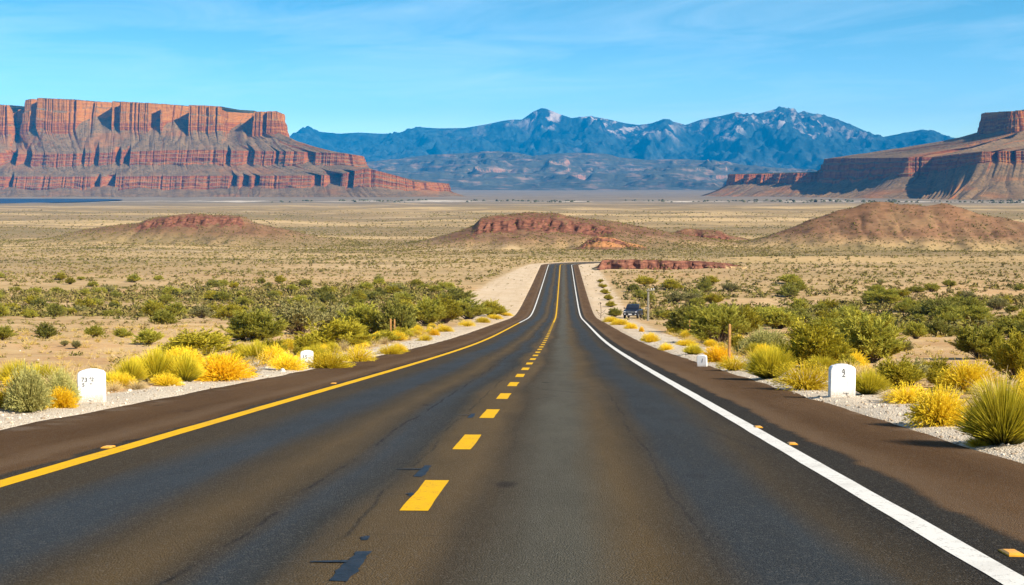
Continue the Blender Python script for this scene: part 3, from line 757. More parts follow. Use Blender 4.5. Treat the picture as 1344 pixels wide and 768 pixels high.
# ------------------------------------------------------------------ mesas: stepped cliffs swept along their plan outlines
def sweep_mesa(name, tiers, seg, foot, seed, alcoves, mat, col_amp, back=True):
    """tiers: top first, each a list of nodes (u, Y, v_top, v_bot), the same number of nodes in each; seg: columns per span;
    foot: nodes (u, Y) of the lowest talus toe"""
    nseg = len(seg); tpar = np.concatenate([np.arange(n) / n + i for i, n in enumerate(seg)] + [[nseg]])
    n = len(tpar); idx = np.arange(nseg + 1)
    rows = []
    def path(nodes):
        A = np.array([[W(u, vt, Y)[0], Y, W(u, vt, Y)[2], W(u, vb, Y)[2]] for u, Y, vt, vb in nodes])
        out = np.stack([np.interp(tpar, idx, A[:, k]) for k in range(4)], 1)
        uu = np.interp(tpar, idx, [q[0] for q in nodes])
        # soften the corners of the plan a little
        k = np.ones(9) / 9
        for c in (0, 1):
            p = np.pad(out[:, c], 4, mode='edge'); out[:, c] = np.convolve(p, k, mode='valid')
        d = np.gradient(out[:, :2], axis=0); d /= np.maximum(np.hypot(d[:, 0], d[:, 1]), 1e-6)[:, None]
        nn = np.stack([d[:, 1], -d[:, 0]], 1)      # outward: to the right of travel
        s = np.concatenate([[0], np.cumsum(np.hypot(*np.diff(out[:, :2], axis=0).T))])
        return out, nn, uu, s
    T = [path(t) for t in tiers]
    # plateau, well inside
    P0, n0, u0, s0 = T[0]
    first = True
    for ti, (P, nn, uu, s) in enumerate(T):
        amp = col_amp[ti]; sd = seed + ti * 101
        rec = np.zeros(n)
        for (ua, ub, dep, tt) in alcoves:
            if tt != ti: continue
            mk = (uu >= ua) & (uu <= ub) & (tpar < nseg)
            rec = np.where(mk, np.maximum(rec, 2.3 * dep * np.clip((uu - ua) / (ub - ua), 0, 1) ** 0.4), rec)
        saw = 0
        for lam, a in ((150, 1.0), (52, 0.6 if ti == 0 else .4), (19, 0.3 if ti == 0 else .12)):
            ph = s / lam + 0.8 * noise(s / (2.6 * lam), 0 * s, sd + int(lam))
            fr = ph - np.floor(ph); hs = _hash(np.floor(ph), np.zeros(n), sd + int(lam))
            saw = saw + a * fr * hs ** 1.6
        for lam, a, wd in ((47, 1.3, .10), (21, .7, .14)) if ti == 0 else ((83, .9, .06), (37, .4, .10)):
            ph = s / lam + 0.7 * noise(s / (2.3 * lam), 0 * s, sd + 40 + int(lam)); fr = np.abs(ph - np.floor(ph) - .5)
            saw = saw + a * np.clip(1 - fr / wd, 0, 1) * (_hash(np.floor(ph), np.zeros(n), sd + 50 + int(lam)) > .35)
        fine = np.abs(noise(s / 8.0, 0 * s, sd + 5)) * 0.22 + np.abs(noise(s / 24.0, 0 * s, sd + 6)) * 0.3
        disp = -(rec + amp * (saw + fine - 0.5))
        zt = P[:, 2] + 1.2 * noise(s / 40, 0 * s, sd + 8) + 0.05 * amp * noise(s / 11, 0 * s, sd + 9)
        zb = P[:, 3] + (P[:, 2] - P[:, 3]) * (0.16 * fbm(s / 90, 0 * s, sd + 10, 3) + np.minimum(0.5, 0.006 * rec))
        if first:
            rim = P[:, :2] + nn * disp[:, None]
            lo_, hi_ = P[:, 0].min(), P[:, 0].max()
            sp = np.column_stack([np.clip(P[:, 0], lo_ + (170 if hi_ < 0 else min(700, .6 * (hi_ - lo_))), max(hi_ - 170, lo_ + .65 * (hi_ - lo_))), np.full(n, 0.5 * (P[:, 1].min() + P[:, 1].max()))])
            for f_, dz in ((1.0, 14), (0.5, 10), (0.18, 5), (0.05, 2)):
                q = rim * (1 - f_) + sp * f_; ins = 400 * f_
                rows.append(np.column_stack([q, zt + dz * (0.6 + 0.5 * noise(s / 120, 0 * s + ins, sd + 12))]))
            first = False
        else:
            # talus from the cliff above down to this cliff's rim
            prev = rows[-1]
            K = 9
            for k in range(1, K):
                t = k / K
                xy = prevbase * (1 - t) + P[:, :2] * t + prevn * (prevd * (1 - t) ** 2.5)[:, None] + nn * ((disp - 4) * t ** 5)[:, None]
                z = prev[:, 2] * (1 - t ** 0.85) + (zt + 1) * t ** 0.85
                g = 1 - np.abs(noise(s / 36 + 0.8 * noise(s / 110, 0 * s + 1.5 * t, sd + 23), 0 * s + t * 1.6, sd + 20)) * 1.6
                z = z - np.abs(prev[:, 2] - zt) * 0.10 * np.clip(g, 0, 1) * math.sin(math.pi * t) + 0.03 * amp * noise(s / 9, 0 * s + t * 5, sd + 22)
                rows.append(np.column_stack([xy, z]))
        H = zt - zb; K = 15
        for k in range(K + 1):
            t = k / K
            led = 0.10 * amp * noise(np.full(n, t * 6.3), s / 300, sd + 30) + 0.09 * amp * noise(s / 14, np.full(n, t * 5), sd + 31)
            bat = 0.10 * H * t + (0.05 * H * (t > 0.36) + 0.04 * H * (t > 0.7) if ti == 0 else 0.10 * H * ((t > .2).__int__() + (t > .5).__int__() + (t > .8).__int__()) * (1 + .5 * noise(s / 60, 0 * s + t * 3, sd + 35)))
            q = P[:, :2] + nn * (disp * (1 - 0.25 * t) + bat + led)[:, None]
            rows.append(np.column_stack([q, zt - H * t]))
        prevbase, prevn, prevd = P[:, :2], nn, disp * .75 + bat + led
    # toe
    prev = rows[-1]
    Fo = np.array([[W(u, 250, Y)[0], Y] for u, Y in foot]); fx = np.stack([np.interp(tpar, idx, Fo[:, k]) for k in range(2)], 1)
    fz = zprof(fx[:, 1]) - 6; s = T[-1][3]; K = 14
    for k in range(1, K + 1):
        t = k / K; e = 1 - (1 - t) ** 2.0
        xy = prevbase * (1 - t) + fx * t + prevn * (prevd * (1 - t) ** 3)[:, None]; z = prev[:, 2] * (1 - e) + fz * e
        g = 1 - np.abs(noise(s / 31 + 0.9 * noise(s / 120, 0 * s + 1.6 * t, seed + 93), 0 * s + t * 1.5, seed + 90)) * 1.6
        z = z - np.abs(prev[:, 2] - fz) * 0.08 * np.clip(g, 0, 1) * math.sin(math.pi * t)
        rows.append(np.column_stack([xy, z]))
    V = np.stack(rows).reshape(-1, 3)
    tp = np.zeros((len(rows), n)); tp[:4] = 1.0; tp[4] = .75
    return obj(name, mesh_np(name, V, grid_faces(len(rows), n)[:, ::-1], mat, False, attrs=dict(plateau=tp.ravel())))

up = [(-330, 5000, 138, 172), (-60, 4990, 136, 173), (10, 4985, 138, 175), (19, 5070, 150, 178), (34, 4990, 131, 174), (48, 4970, 128.5, 173), (150, 4985, 133, 172),
      (230, 4985, 137, 173), (288, 4985, 139.5, 174), (297, 5035, 147, 175), (335, 4990, 146.5, 178), (362, 4985, 146, 180), (371, 5030, 149, 183), (372, 5300, 152, 184), (360, 6200, 160, 186)]
mi = [(-330, 4850, 199, 218), (-60, 4840, 199, 218), (10, 4840, 201, 219), (22, 4850, 202, 219), (40, 4840, 203, 219), (60, 4830, 203, 219), (150, 4840, 200, 217),
      (230, 4850, 197, 216), (290, 4850, 197, 217), (320, 4855, 198, 217), (390, 4830, 199, 217), (455, 4820, 202, 217), (474, 4850, 205, 218), (476, 5200, 206, 220), (460, 6200, 210, 222)]
lo = [(-330, 4720, 230, 248), (-60, 4710, 231, 248), (10, 4700, 232, 248), (25, 4700, 232, 248), (45, 4700, 232, 248), (65, 4700, 232, 248), (150, 4700, 232, 248),
      (230, 4710, 231, 248), (300, 4710, 231, 248), (350, 4710, 231, 247), (440, 4700, 230, 247), (482, 4690, 221, 246), (522, 4700, 231, 248), (545, 4720, 239, 250), (590, 4850, 241, 251)]
ft = [(-330, 4330), (-60, 4310), (10, 4300), (25, 4300), (45, 4300), (65, 4290), (150, 4300), (230, 4300), (300, 4310), (350, 4310), (450, 4330), (500, 4350), (560, 4400), (605, 4560), (640, 4900)]
# the lowest terrace closes behind its own end
alc = [(100, 146, 50, 0), (148, 157, 30, 0), (196, 212, 52, 0), (214, 224, 30, 0), (222, 248, 75, 0), (300, 334, 80, 0), (40, 49, 35, 0), (24, 31, 30, 0), (345, 351, 22, 0),
       (148, 158, 40, 1), (160, 172, 40, 1), (0, 24, 40, 1), (25, 42, 45, 1), (120, 130, 26, 1), (295, 303, 26, 1), (400, 412, 22, 1), (105, 112, 18, 1), (320, 335, 20, 1), (360, 366, 20, 1),
       (8, 18, 30, 2), (120, 132, 34, 2), (134, 152, 40, 2), (300, 310, 34, 2), (315, 325, 36, 2), (332, 341, 36, 2), (410, 422, 30, 2), (428, 448, 44, 2), (456, 466, 30, 2)]
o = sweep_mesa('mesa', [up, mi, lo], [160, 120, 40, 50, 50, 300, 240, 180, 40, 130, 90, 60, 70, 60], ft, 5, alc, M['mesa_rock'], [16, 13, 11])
tag(o, 'long red layered sandstone mesa with a flat top and stepped cliffs on the left', 'mesa', kind='structure')

# right mesa: a lower rim with long shadowed walls and a second cliff near its summit
up = [(1291, 6200, 152, 176), (1290, 5600, 150, 176), (1290, 4860, 149, 178), (1293, 4800, 148, 178), (1326, 4330, 146, 172), (1338, 4320, 145, 170), (1352, 4440, 143, 168), (1420, 4440, 138, 165), (1560, 4500, 134, 162), (1900, 4600, 130, 160)]
mi = [(1084, 6200, 209, 238), (1083, 5600, 209, 238), (1083, 4960, 209, 240), (1084, 4920, 209, 241), (1089, 4860, 208, 242), (1192, 4230, 207, 231), (1226, 4215, 206, 228), (1288, 3850, 199, 214), (1345, 3830, 198, 213), (1700, 3820, 192, 210)]
ft = [(1000, 6200), (1000, 5600), (1004, 4860), (1010, 4700), (1024, 4520), (1110, 3850), (1190, 3800), (1235, 3430), (1330, 3400), (1800, 3380)]
alc = [(1356, 1372, 40, 0), (1302, 1311, 22, 1), (1326, 1334, 20, 1)]
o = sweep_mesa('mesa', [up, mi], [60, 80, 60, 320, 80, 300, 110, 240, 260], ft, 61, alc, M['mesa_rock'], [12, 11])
bn = [(962, 6300, 229, 241), (957, 5500, 229, 242), (957, 5240, 229, 243), (1010, 5130, 228, 242), (1050, 4960, 227, 241), (1090, 4860, 226, 240), (1150, 4900, 226, 240), (1180, 5600, 226, 240), (1180, 6300, 226, 240)]
bf = [(905, 6300), (900, 5500), (905, 4860), (960, 4700), (1010, 4560), (1060, 4480), (1180, 4600), (1230, 5600), (1230, 6300)]
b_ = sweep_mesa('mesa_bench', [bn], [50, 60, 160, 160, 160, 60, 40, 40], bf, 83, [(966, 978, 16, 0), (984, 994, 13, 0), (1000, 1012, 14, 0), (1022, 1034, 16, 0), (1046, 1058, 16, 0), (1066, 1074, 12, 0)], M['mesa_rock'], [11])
tag(b_, 'low dark flat topped cliff band reaching left from the right mesa', 'mesa', kind='structure')
tag(o, 'dark walled mesa sloping up to a rocky summit at the right edge', 'mesa', kind='structure')

# ------------------------------------------------------------------ foothills and blue mountains
def range_mesh(name, crest, Y0, depth, backd, nx, ny, seed, mat, terr=0, lam=(900, 300), amp=0.5):
    pts = np.array([W(u, v, Y0) for u, v in crest])
    x = np.linspace(pts[0, 0], pts[-1, 0], nx); zc = np.interp(x, pts[:, 0], pts[:, 2])
    base = zprof(Y0) - 4
    t = np.concatenate([np.linspace(-1, 0, ny // 5, endpoint=False), np.linspace(0, 1, ny)])
    X = np.repeat(x[None], len(t), 0); T_ = np.repeat(t[:, None], nx, 1)
    Yv = Y0 - np.where(T_ > 0, T_ * depth, T_ * backd)
    top = (zc - base)[None]
    tt = np.abs(T_)
    g = (1 - tt) ** 1.15
    wx = X + 0.28 * depth * fbm(X / (lam[0] * 1.6), Yv / (lam[0] * 1.6), seed, 3) * tt + 0.12 * lam[0] * fbm(X / 300, Yv / 300, seed + 4, 2)
    r1 = 1 - np.abs(noise(wx / lam[0], Yv / (lam[0] * 4), seed + 1)) * 1.5
    r2 = 1 - np.abs(noise(wx / lam[1] + 0.3, Yv / (lam[1] * 2.4), seed + 2)) * 1.5
    r3 = fbm(X / 120, Yv / 120, seed + 3, 3)
    rid = 0.62 * r1 + 0.28 * r2 + 0.06 * r3
    env = (tt * (1 - tt) * 4) ** 0.7
    hh = top * (g + amp * (rid - 0.62) * env * (0.35 + 0.65 * g)) + top * 0.03 * r3 * (1 - tt) * (tt > 0.01)
    hh = np.clip(hh, -0.02 * top, None)
    if terr:
        q = hh / terr + 0.3 * fbm(X / 1500, Yv / 1500, seed + 9, 2); fl = np.floor(q); fr = q - fl
        hh = hh * .55 + .45 * ((fl + sstep(0.55, 0.85, fr) * 0.75 + fr * 0.25) * terr - 0.3 * terr * fbm(X / 1500, Yv / 1500, seed + 9, 2))
    Z = base + hh
    V = np.stack([X, Yv, Z], -1).reshape(-1, 3)
    pr = np.interp(x, [W(u, 200, Y0)[0] for u in (560, 640, 690, 720, 830, 860, 960, 1000, 1110, 1160)], [0, .25, 1, 1, 1, .8, .6, .8, .6, 0])
    cr = np.repeat(pr[None], len(t), 0)
    return obj(name, mesh_np(name, V, grid_faces(len(t), nx)[:, ::-1], mat, True, attrs=dict(crag=cr.ravel())))
crest = [(-500, 200), (0, 195), (200, 192), (330, 192), (375, 184), (395, 172), (407, 168), (420, 173), (445, 175.5), (470, 174), (500, 175.5), (520, 175), (535, 172), (552, 167), (575, 168.5), (610, 168), (640, 163),
         (660, 158.5), (672, 157), (685, 157), (700, 146.5), (710, 142), (716, 142.5), (735, 150), (750, 155), (775, 152.5), (790, 155), (800, 157), (822, 162), (838, 164), (855, 162), (870, 156.5), (885, 160), (900, 164),
         (920, 157), (945, 152.5), (968, 147), (978, 151), (985, 151.5), (1000, 148), (1020, 142.5), (1035, 145), (1050, 149), (1075, 150), (1095, 155), (1120, 165), (1140, 174), (1158, 180), (1190, 174), (1210, 170),
         (1228, 172.5), (1245, 180), (1300, 190), (1400, 195), (1800, 205)]
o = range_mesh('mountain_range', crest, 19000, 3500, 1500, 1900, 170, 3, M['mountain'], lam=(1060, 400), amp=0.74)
tag(o, 'long blue mountain range with pale streaked peaks on the horizon', 'mountains', kind='structure')
crest = [(150, 225), (380, 228), (430, 222), (480, 213), (530, 206), (600, 201), (640, 198), (700, 204), (760, 200), (800, 203), (850, 210), (900, 208), (960, 214), (1050, 222), (1200, 232), (1500, 240)]
o = range_mesh('foothills', crest, 12500, 3300, 1500, 1300, 170, 29, M['foothill_rock'], terr=62, lam=(900, 330), amp=1.0)
tag(o, 'low hazy foothills with pinkish ledges below the blue mountains', 'hills', kind='structure')

# ------------------------------------------------------------------ air
hz = bpy.data.materials.new('haze_air'); hz.use_nodes = True
for n_ in list(hz.node_tree.nodes): hz.node_tree.nodes.remove(n_)
pv = hz.node_tree.nodes.new('ShaderNodeVolumePrincipled'); ho = hz.node_tree.nodes.new('ShaderNodeOutputMaterial')
hz.node_tree.links.new(pv.outputs[0], ho.inputs['Volume'])
pv.inputs['Color'].default_value = (0.0, 0.41, 1.0, 1)
pv.inputs['Density'].default_value = 3.6e-5
pv.inputs['Anisotropy'].default_value = -0.3
mb = MB(); mb.box(-16000, 16000, -60, 21000, -120, 1080)
tag(mb.build('haze', hz), 'thin blue air between the road and the mountains', 'haze', kind='stuff')

#--VEGETATION--
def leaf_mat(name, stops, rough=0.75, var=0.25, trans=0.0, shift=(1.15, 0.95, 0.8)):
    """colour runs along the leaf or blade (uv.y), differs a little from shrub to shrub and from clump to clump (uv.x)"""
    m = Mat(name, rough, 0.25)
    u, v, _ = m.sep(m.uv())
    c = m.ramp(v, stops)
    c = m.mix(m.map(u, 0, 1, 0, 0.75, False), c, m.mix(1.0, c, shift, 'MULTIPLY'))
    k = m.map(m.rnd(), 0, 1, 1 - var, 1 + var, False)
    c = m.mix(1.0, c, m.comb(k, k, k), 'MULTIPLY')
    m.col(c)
    if trans:
        t = m.N.new('ShaderNodeBsdfTranslucent'); m.set(t.inputs[0], c)
        ms = m.N.new('ShaderNodeMixShader'); ms.inputs[0].default_value = trans
        o = m.N['Material Output']
        m.L.new(m.b.outputs[0], ms.inputs[1]); m.L.new(t.outputs[0], ms.inputs[2]); m.L.new(ms.outputs[0], o.inputs['Surface'])
    M[name] = m.m
leaf_mat('olive_leaf', [(0, (0.32, 0.28, 0.030)), (1, (0.56, 0.49, 0.065))], trans=0.35, shift=(0.62, 0.72, 0.75))
leaf_mat('dark_leaf', [(0, (0.21, 0.195, 0.032)), (1, (0.41, 0.365, 0.062))], trans=0.3, shift=(0.65, 0.75, 0.85))
leaf_mat('sage_leaf', [(0, (0.22, 0.195, 0.060)), (1, (0.40, 0.345, 0.120))], trans=0.2, shift=(0.7, 0.75, 0.8))
leaf_mat('lime_leaf', [(0, (0.24, 0.205, 0.014)), (0.6, (0.43, 0.35, 0.024)), (1, (0.60, 0.48, 0.035))], trans=0.25, shift=(0.75, 0.8, 0.7))
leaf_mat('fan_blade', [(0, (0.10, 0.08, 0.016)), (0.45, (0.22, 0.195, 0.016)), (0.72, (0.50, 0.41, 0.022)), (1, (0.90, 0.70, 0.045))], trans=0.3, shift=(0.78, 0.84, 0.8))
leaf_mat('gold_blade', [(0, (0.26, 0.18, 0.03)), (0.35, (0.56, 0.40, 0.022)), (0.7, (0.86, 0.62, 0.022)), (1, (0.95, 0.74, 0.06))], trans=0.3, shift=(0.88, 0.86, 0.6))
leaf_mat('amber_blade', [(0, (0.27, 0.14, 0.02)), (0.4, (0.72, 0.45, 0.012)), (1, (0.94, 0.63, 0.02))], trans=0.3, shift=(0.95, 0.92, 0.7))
leaf_mat('straw_blade', [(0, (0.34, 0.25, 0.13)), (0.6, (0.58, 0.44, 0.20)), (1, (0.72, 0.58, 0.30))], trans=0.2, shift=(0.9, 0.85, 0.8))
leaf_mat('verge_blade', [(0, (0.36, 0.26, 0.12)), (0.6, (0.60, 0.45, 0.19)), (1, (0.74, 0.58, 0.26))], trans=0.2, shift=(1.12, 1.0, 0.12))
leaf_mat('sage_blade', [(0, (0.26, 0.22, 0.06)), (0.4, (0.42, 0.37, 0.10)), (1, (0.66, 0.58, 0.19))], trans=0.25, shift=(0.75, 0.85, 0.85))
leaf_mat('pale_leaf', [(0, (0.30, 0.27, 0.20)), (1, (0.56, 0.53, 0.44))], trans=0.15)
simple('stem_wood', (0.15, 0.105, 0.07), 0.9, 0.1)
simple('post_wood', (0.42, 0.22, 0.075), 0.85, 0.15, var=0.25, sc=14)
simple('grey_wood', (0.24, 0.215, 0.165), 0.9, 0.1, var=0.25)

def dome_dir(n, rng, lo=8, hi=88):
    az = rng.uniform(0, 2 * math.pi, n); z = rng.uniform(math.sin(math.radians(lo)), math.sin(math.radians(hi)), n)
    r = np.sqrt(1 - z * z); return np.stack([r * np.cos(az), r * np.sin(az), z], 1), az

def quads(c, d, s, L, Wd, cl, v0=0.0, v1=1.0):
    """leaf quads: centre base c, direction d, side s"""
    n = len(c); L = np.asarray(L).reshape(-1, 1); Wd = np.asarray(Wd).reshape(-1, 1)
    a = c - s * Wd * 0.35; b = c + s * Wd * 0.35; e = c + d * L + s * Wd * 0.3; f = c + d * L - s * Wd * 0.3
    mid1 = c + d * L * 0.5 + s * Wd * 0.6; mid0 = c + d * L * 0.5 - s * Wd * 0.6
    V = np.stack([a, b, mid1, mid0, e, f], 1).reshape(-1, 3)
    i = np.arange(n)[:, None] * 6
    Fq = np.concatenate([i + np.array([[0, 1, 2, 3]]), i + np.array([[3, 2, 4, 5]])])
    vv = np.tile(np.array([v0, v0, (v0 + v1) / 2, (v0 + v1) / 2, v1, v1]), n)
    UV = np.stack([np.repeat(cl, 6), vv], 1)
    return V, Fq, UV

def side_of(d, rng):
    r = rng.normal(size=d.shape); s = np.cross(d, r); return s / np.maximum(np.linalg.norm(s, axis=1, keepdims=True), 1e-6)

def shrub_mesh(seed, mat, nst=30, ntw=6, nlf=15, wid=0.62, leaf=0.055, lw=0.020, gaps=0.35, upright=0.0):
    """a twiggy shrub one unit tall: stems fanning from the base, twigs on them, leaves on the twigs"""
    rng = np.random.default_rng(seed)
    D, az = dome_dir(nst, rng, 6 + 30 * upright, 86)
    lump = 1 + gaps * noise(np.cos(az) * 1.4 + D[:, 2] * 1.3, np.sin(az) * 1.4, seed) + rng.uniform(-.1, .1, nst)
    tip = D * np.array([wid, wid, 1.0]) * (0.84 * lump)[:, None]
    stems = MB()
    for i in range(0, nst):
        b = np.array([rng.normal(0, .035), rng.normal(0, .035), -0.05]); m_ = tip[i] * 0.5 + np.array([0, 0, .06]) + b * .4
        stems.tube([b, m_, tip[i] * 0.92], [0.014, 0.009, 0.004], 4)
    cen = []; dr = []; cl = []
    for i in range(nst):
        c_ = rng.uniform(0, 1)
        for k in range(ntw):
            t = rng.uniform(0.42, 0.98); p = tip[i] * t + np.array([0, 0, .06 * (1 - t)])
            td = D[i] * 0.8 + rng.normal(0, 0.55, 3); td[2] = abs(td[2]) * 0.8 + 0.45; td /= np.linalg.norm(td)
            ln = rng.uniform(0.10, 0.24) * (0.7 + 0.6 * t)
            q = rng.uniform(0, 1, nlf)
            cen.append(p + td * (q * ln)[:, None]); dd = td + rng.normal(0, 0.34, (nlf, 3)); dr.append(dd / np.linalg.norm(dd, axis=1, keepdims=True))
            cl.append(np.clip(np.full(nlf, c_) + rng.normal(0, .15, nlf), 0, 1))
    cen = np.concatenate(cen); dr = np.concatenate(dr); cl = np.concatenate(cl)
    cen[:, 2] = np.maximum(cen[:, 2], 0.01)
    n = len(cen)
    V, Fq, UV = quads(cen, dr, side_of(dr, rng), rng.uniform(.6, 1.3, n) * leaf, rng.uniform(.7, 1.3, n) * lw, cl)
    return mesh_np('foliage', V, Fq, mat, False, uv=UV), stems.mesh('stems', M['stem_wood'])

def grass_mesh(seed, mat, nb=620, wid=0.75, bw=0.012, lo=10, tuft=True, droop=0.10):
    """a dome of fine upright stalks with feathery flower heads, one unit tall"""
    rng = np.random.default_rng(seed)
    D, az = dome_dir(nb, rng, lo, 89)
    lump = 1 + 0.16 * noise(np.cos(az) * 1.6 + D[:, 2], np.sin(az) * 1.6, seed)
    L = rng.uniform(0.62, 1.0, nb) * lump
    base = np.stack([D[:, 0] * .13 * rng.uniform(0, 1, nb), D[:, 1] * .13 * rng.uniform(0, 1, nb), np.full(nb, -0.03)], 1)
    tip = base + D * np.array([wid, wid, 1.0]) * L[:, None] * 0.95
    tip[:, 2] = np.maximum(tip[:, 2], 0.03)
    mid = (base + tip) / 2; mid[:, 2] += droop * L * (1 - D[:, 2])
    s = side_of(tip - base, rng); wv = (bw * rng.uniform(.6, 1.3, nb))[:, None]
    q = mid * .5 + tip * .5; q[:, 2] += droop * .25 * L
    V = np.stack([base - s * wv * .5, base + s * wv * .5, mid - s * wv * .5, mid + s * wv * .5, q - s * wv * .4, q + s * wv * .4, tip - s * wv * .12, tip + s * wv * .12], 1).reshape(-1, 3)
    i = np.arange(nb)[:, None] * 8
    Fq = np.concatenate([i + np.array([[0, 1, 3, 2]]), i + np.array([[2, 3, 5, 4]]), i + np.array([[4, 5, 7, 6]])])
    cl = np.clip(0.5 + 0.9 * noise(np.cos(az) * 2 + D[:, 2] * 2, np.sin(az) * 2, seed + 1) + rng.normal(0, .18, nb), 0, 1)
    UV = np.stack([np.repeat(cl, 8), np.tile([0, 0, .48, .48, .76, .76, 1, 1], nb)], 1)
    if tuft:
        k = 5
        t = rng.uniform(0.62, 1.0, (nb, k)); c = (mid[:, None] * (1 - t[..., None]) + tip[:, None] * t[..., None]).reshape(-1, 3)
        dd = np.repeat((tip - mid) / np.linalg.norm(tip - mid, axis=1, keepdims=True), k, 0) + rng.normal(0, .4, (nb * k, 3))
        dd /= np.linalg.norm(dd, axis=1, keepdims=True); n = nb * k
        V2, F2, UV2 = quads(c, dd, side_of(dd, rng), rng.uniform(.025, .06, n), rng.uniform(.008, .016, n), np.repeat(cl, k), 0.7, 1.0)
        Fq = np.concatenate([Fq, F2 + len(V)]); V = np.concatenate([V, V2]); UV = np.concatenate([UV, UV2])
    st = MB()
    for j in range(16):
        d, _ = dome_dir(1, rng, 25, 85); d = d[0]
        st.tube([(0, 0, -.06), tuple(d * np.array([wid, wid, 1]) * .22 + np.array([0, 0, .02])), tuple(d * np.array([wid, wid, 1]) * .5)], [.014, .009, .004], 4)
    return mesh_np('foliage', V, Fq, mat, False, uv=UV), st.mesh('stems', M['stem_wood'])

LIB = {}
def lib(kind, fn, seeds): LIB[kind] = [fn(s_) for s_ in seeds]
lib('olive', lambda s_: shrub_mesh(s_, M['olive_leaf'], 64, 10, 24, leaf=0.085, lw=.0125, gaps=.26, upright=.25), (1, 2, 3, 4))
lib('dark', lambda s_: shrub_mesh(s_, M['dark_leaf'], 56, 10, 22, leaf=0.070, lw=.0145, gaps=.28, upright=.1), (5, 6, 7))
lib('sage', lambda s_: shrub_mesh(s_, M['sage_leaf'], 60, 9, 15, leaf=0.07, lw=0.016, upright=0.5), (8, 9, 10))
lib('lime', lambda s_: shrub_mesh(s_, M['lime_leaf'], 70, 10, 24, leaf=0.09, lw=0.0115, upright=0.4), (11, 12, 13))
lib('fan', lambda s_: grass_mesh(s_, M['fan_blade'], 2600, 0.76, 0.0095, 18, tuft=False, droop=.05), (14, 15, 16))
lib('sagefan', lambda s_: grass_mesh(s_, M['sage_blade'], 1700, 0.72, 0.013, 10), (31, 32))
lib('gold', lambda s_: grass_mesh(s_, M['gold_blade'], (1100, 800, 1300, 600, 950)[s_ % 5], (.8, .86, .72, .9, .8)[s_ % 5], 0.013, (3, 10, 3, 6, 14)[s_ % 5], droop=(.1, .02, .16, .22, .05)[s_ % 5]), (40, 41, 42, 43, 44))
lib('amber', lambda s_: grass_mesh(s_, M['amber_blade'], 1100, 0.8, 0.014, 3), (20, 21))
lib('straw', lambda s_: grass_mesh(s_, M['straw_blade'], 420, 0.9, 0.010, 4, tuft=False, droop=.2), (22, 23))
lib('pale', lambda s_: shrub_mesh(s_, M['pale_leaf'], 26, 5, 12, leaf=0.06, lw=0.02), (24, 25))
KN = dict(olive='green_shrub', dark='green_shrub', sage='grey_shrub', sagefan='grey_shrub', lime='green_shrub', fan='yellow_brush', gold='yellow_brush', amber='yellow_brush', straw='dry_grass_tuft', pale='pale_shrub')
KC = dict(olive='shrub', dark='shrub', sage='shrub', sagefan='shrub', lime='shrub', fan='brush', gold='brush', amber='brush', straw='grass tuft', pale='shrub')
LW = dict(olive=0.60, dark=0.60, sage=0.62, sagefan=0.72, lime=0.6, fan=0.72, gold=0.78, amber=0.78, straw=.86, pale=.6)
USED = []
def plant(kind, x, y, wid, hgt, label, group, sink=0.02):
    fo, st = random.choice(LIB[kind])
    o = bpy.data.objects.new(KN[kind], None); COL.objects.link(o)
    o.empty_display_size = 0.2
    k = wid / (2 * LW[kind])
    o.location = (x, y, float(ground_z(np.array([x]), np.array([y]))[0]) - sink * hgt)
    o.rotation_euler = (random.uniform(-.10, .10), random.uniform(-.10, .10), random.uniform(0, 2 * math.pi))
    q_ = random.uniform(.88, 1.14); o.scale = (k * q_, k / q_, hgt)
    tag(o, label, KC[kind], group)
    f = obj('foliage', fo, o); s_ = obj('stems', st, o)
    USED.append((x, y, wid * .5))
    return o

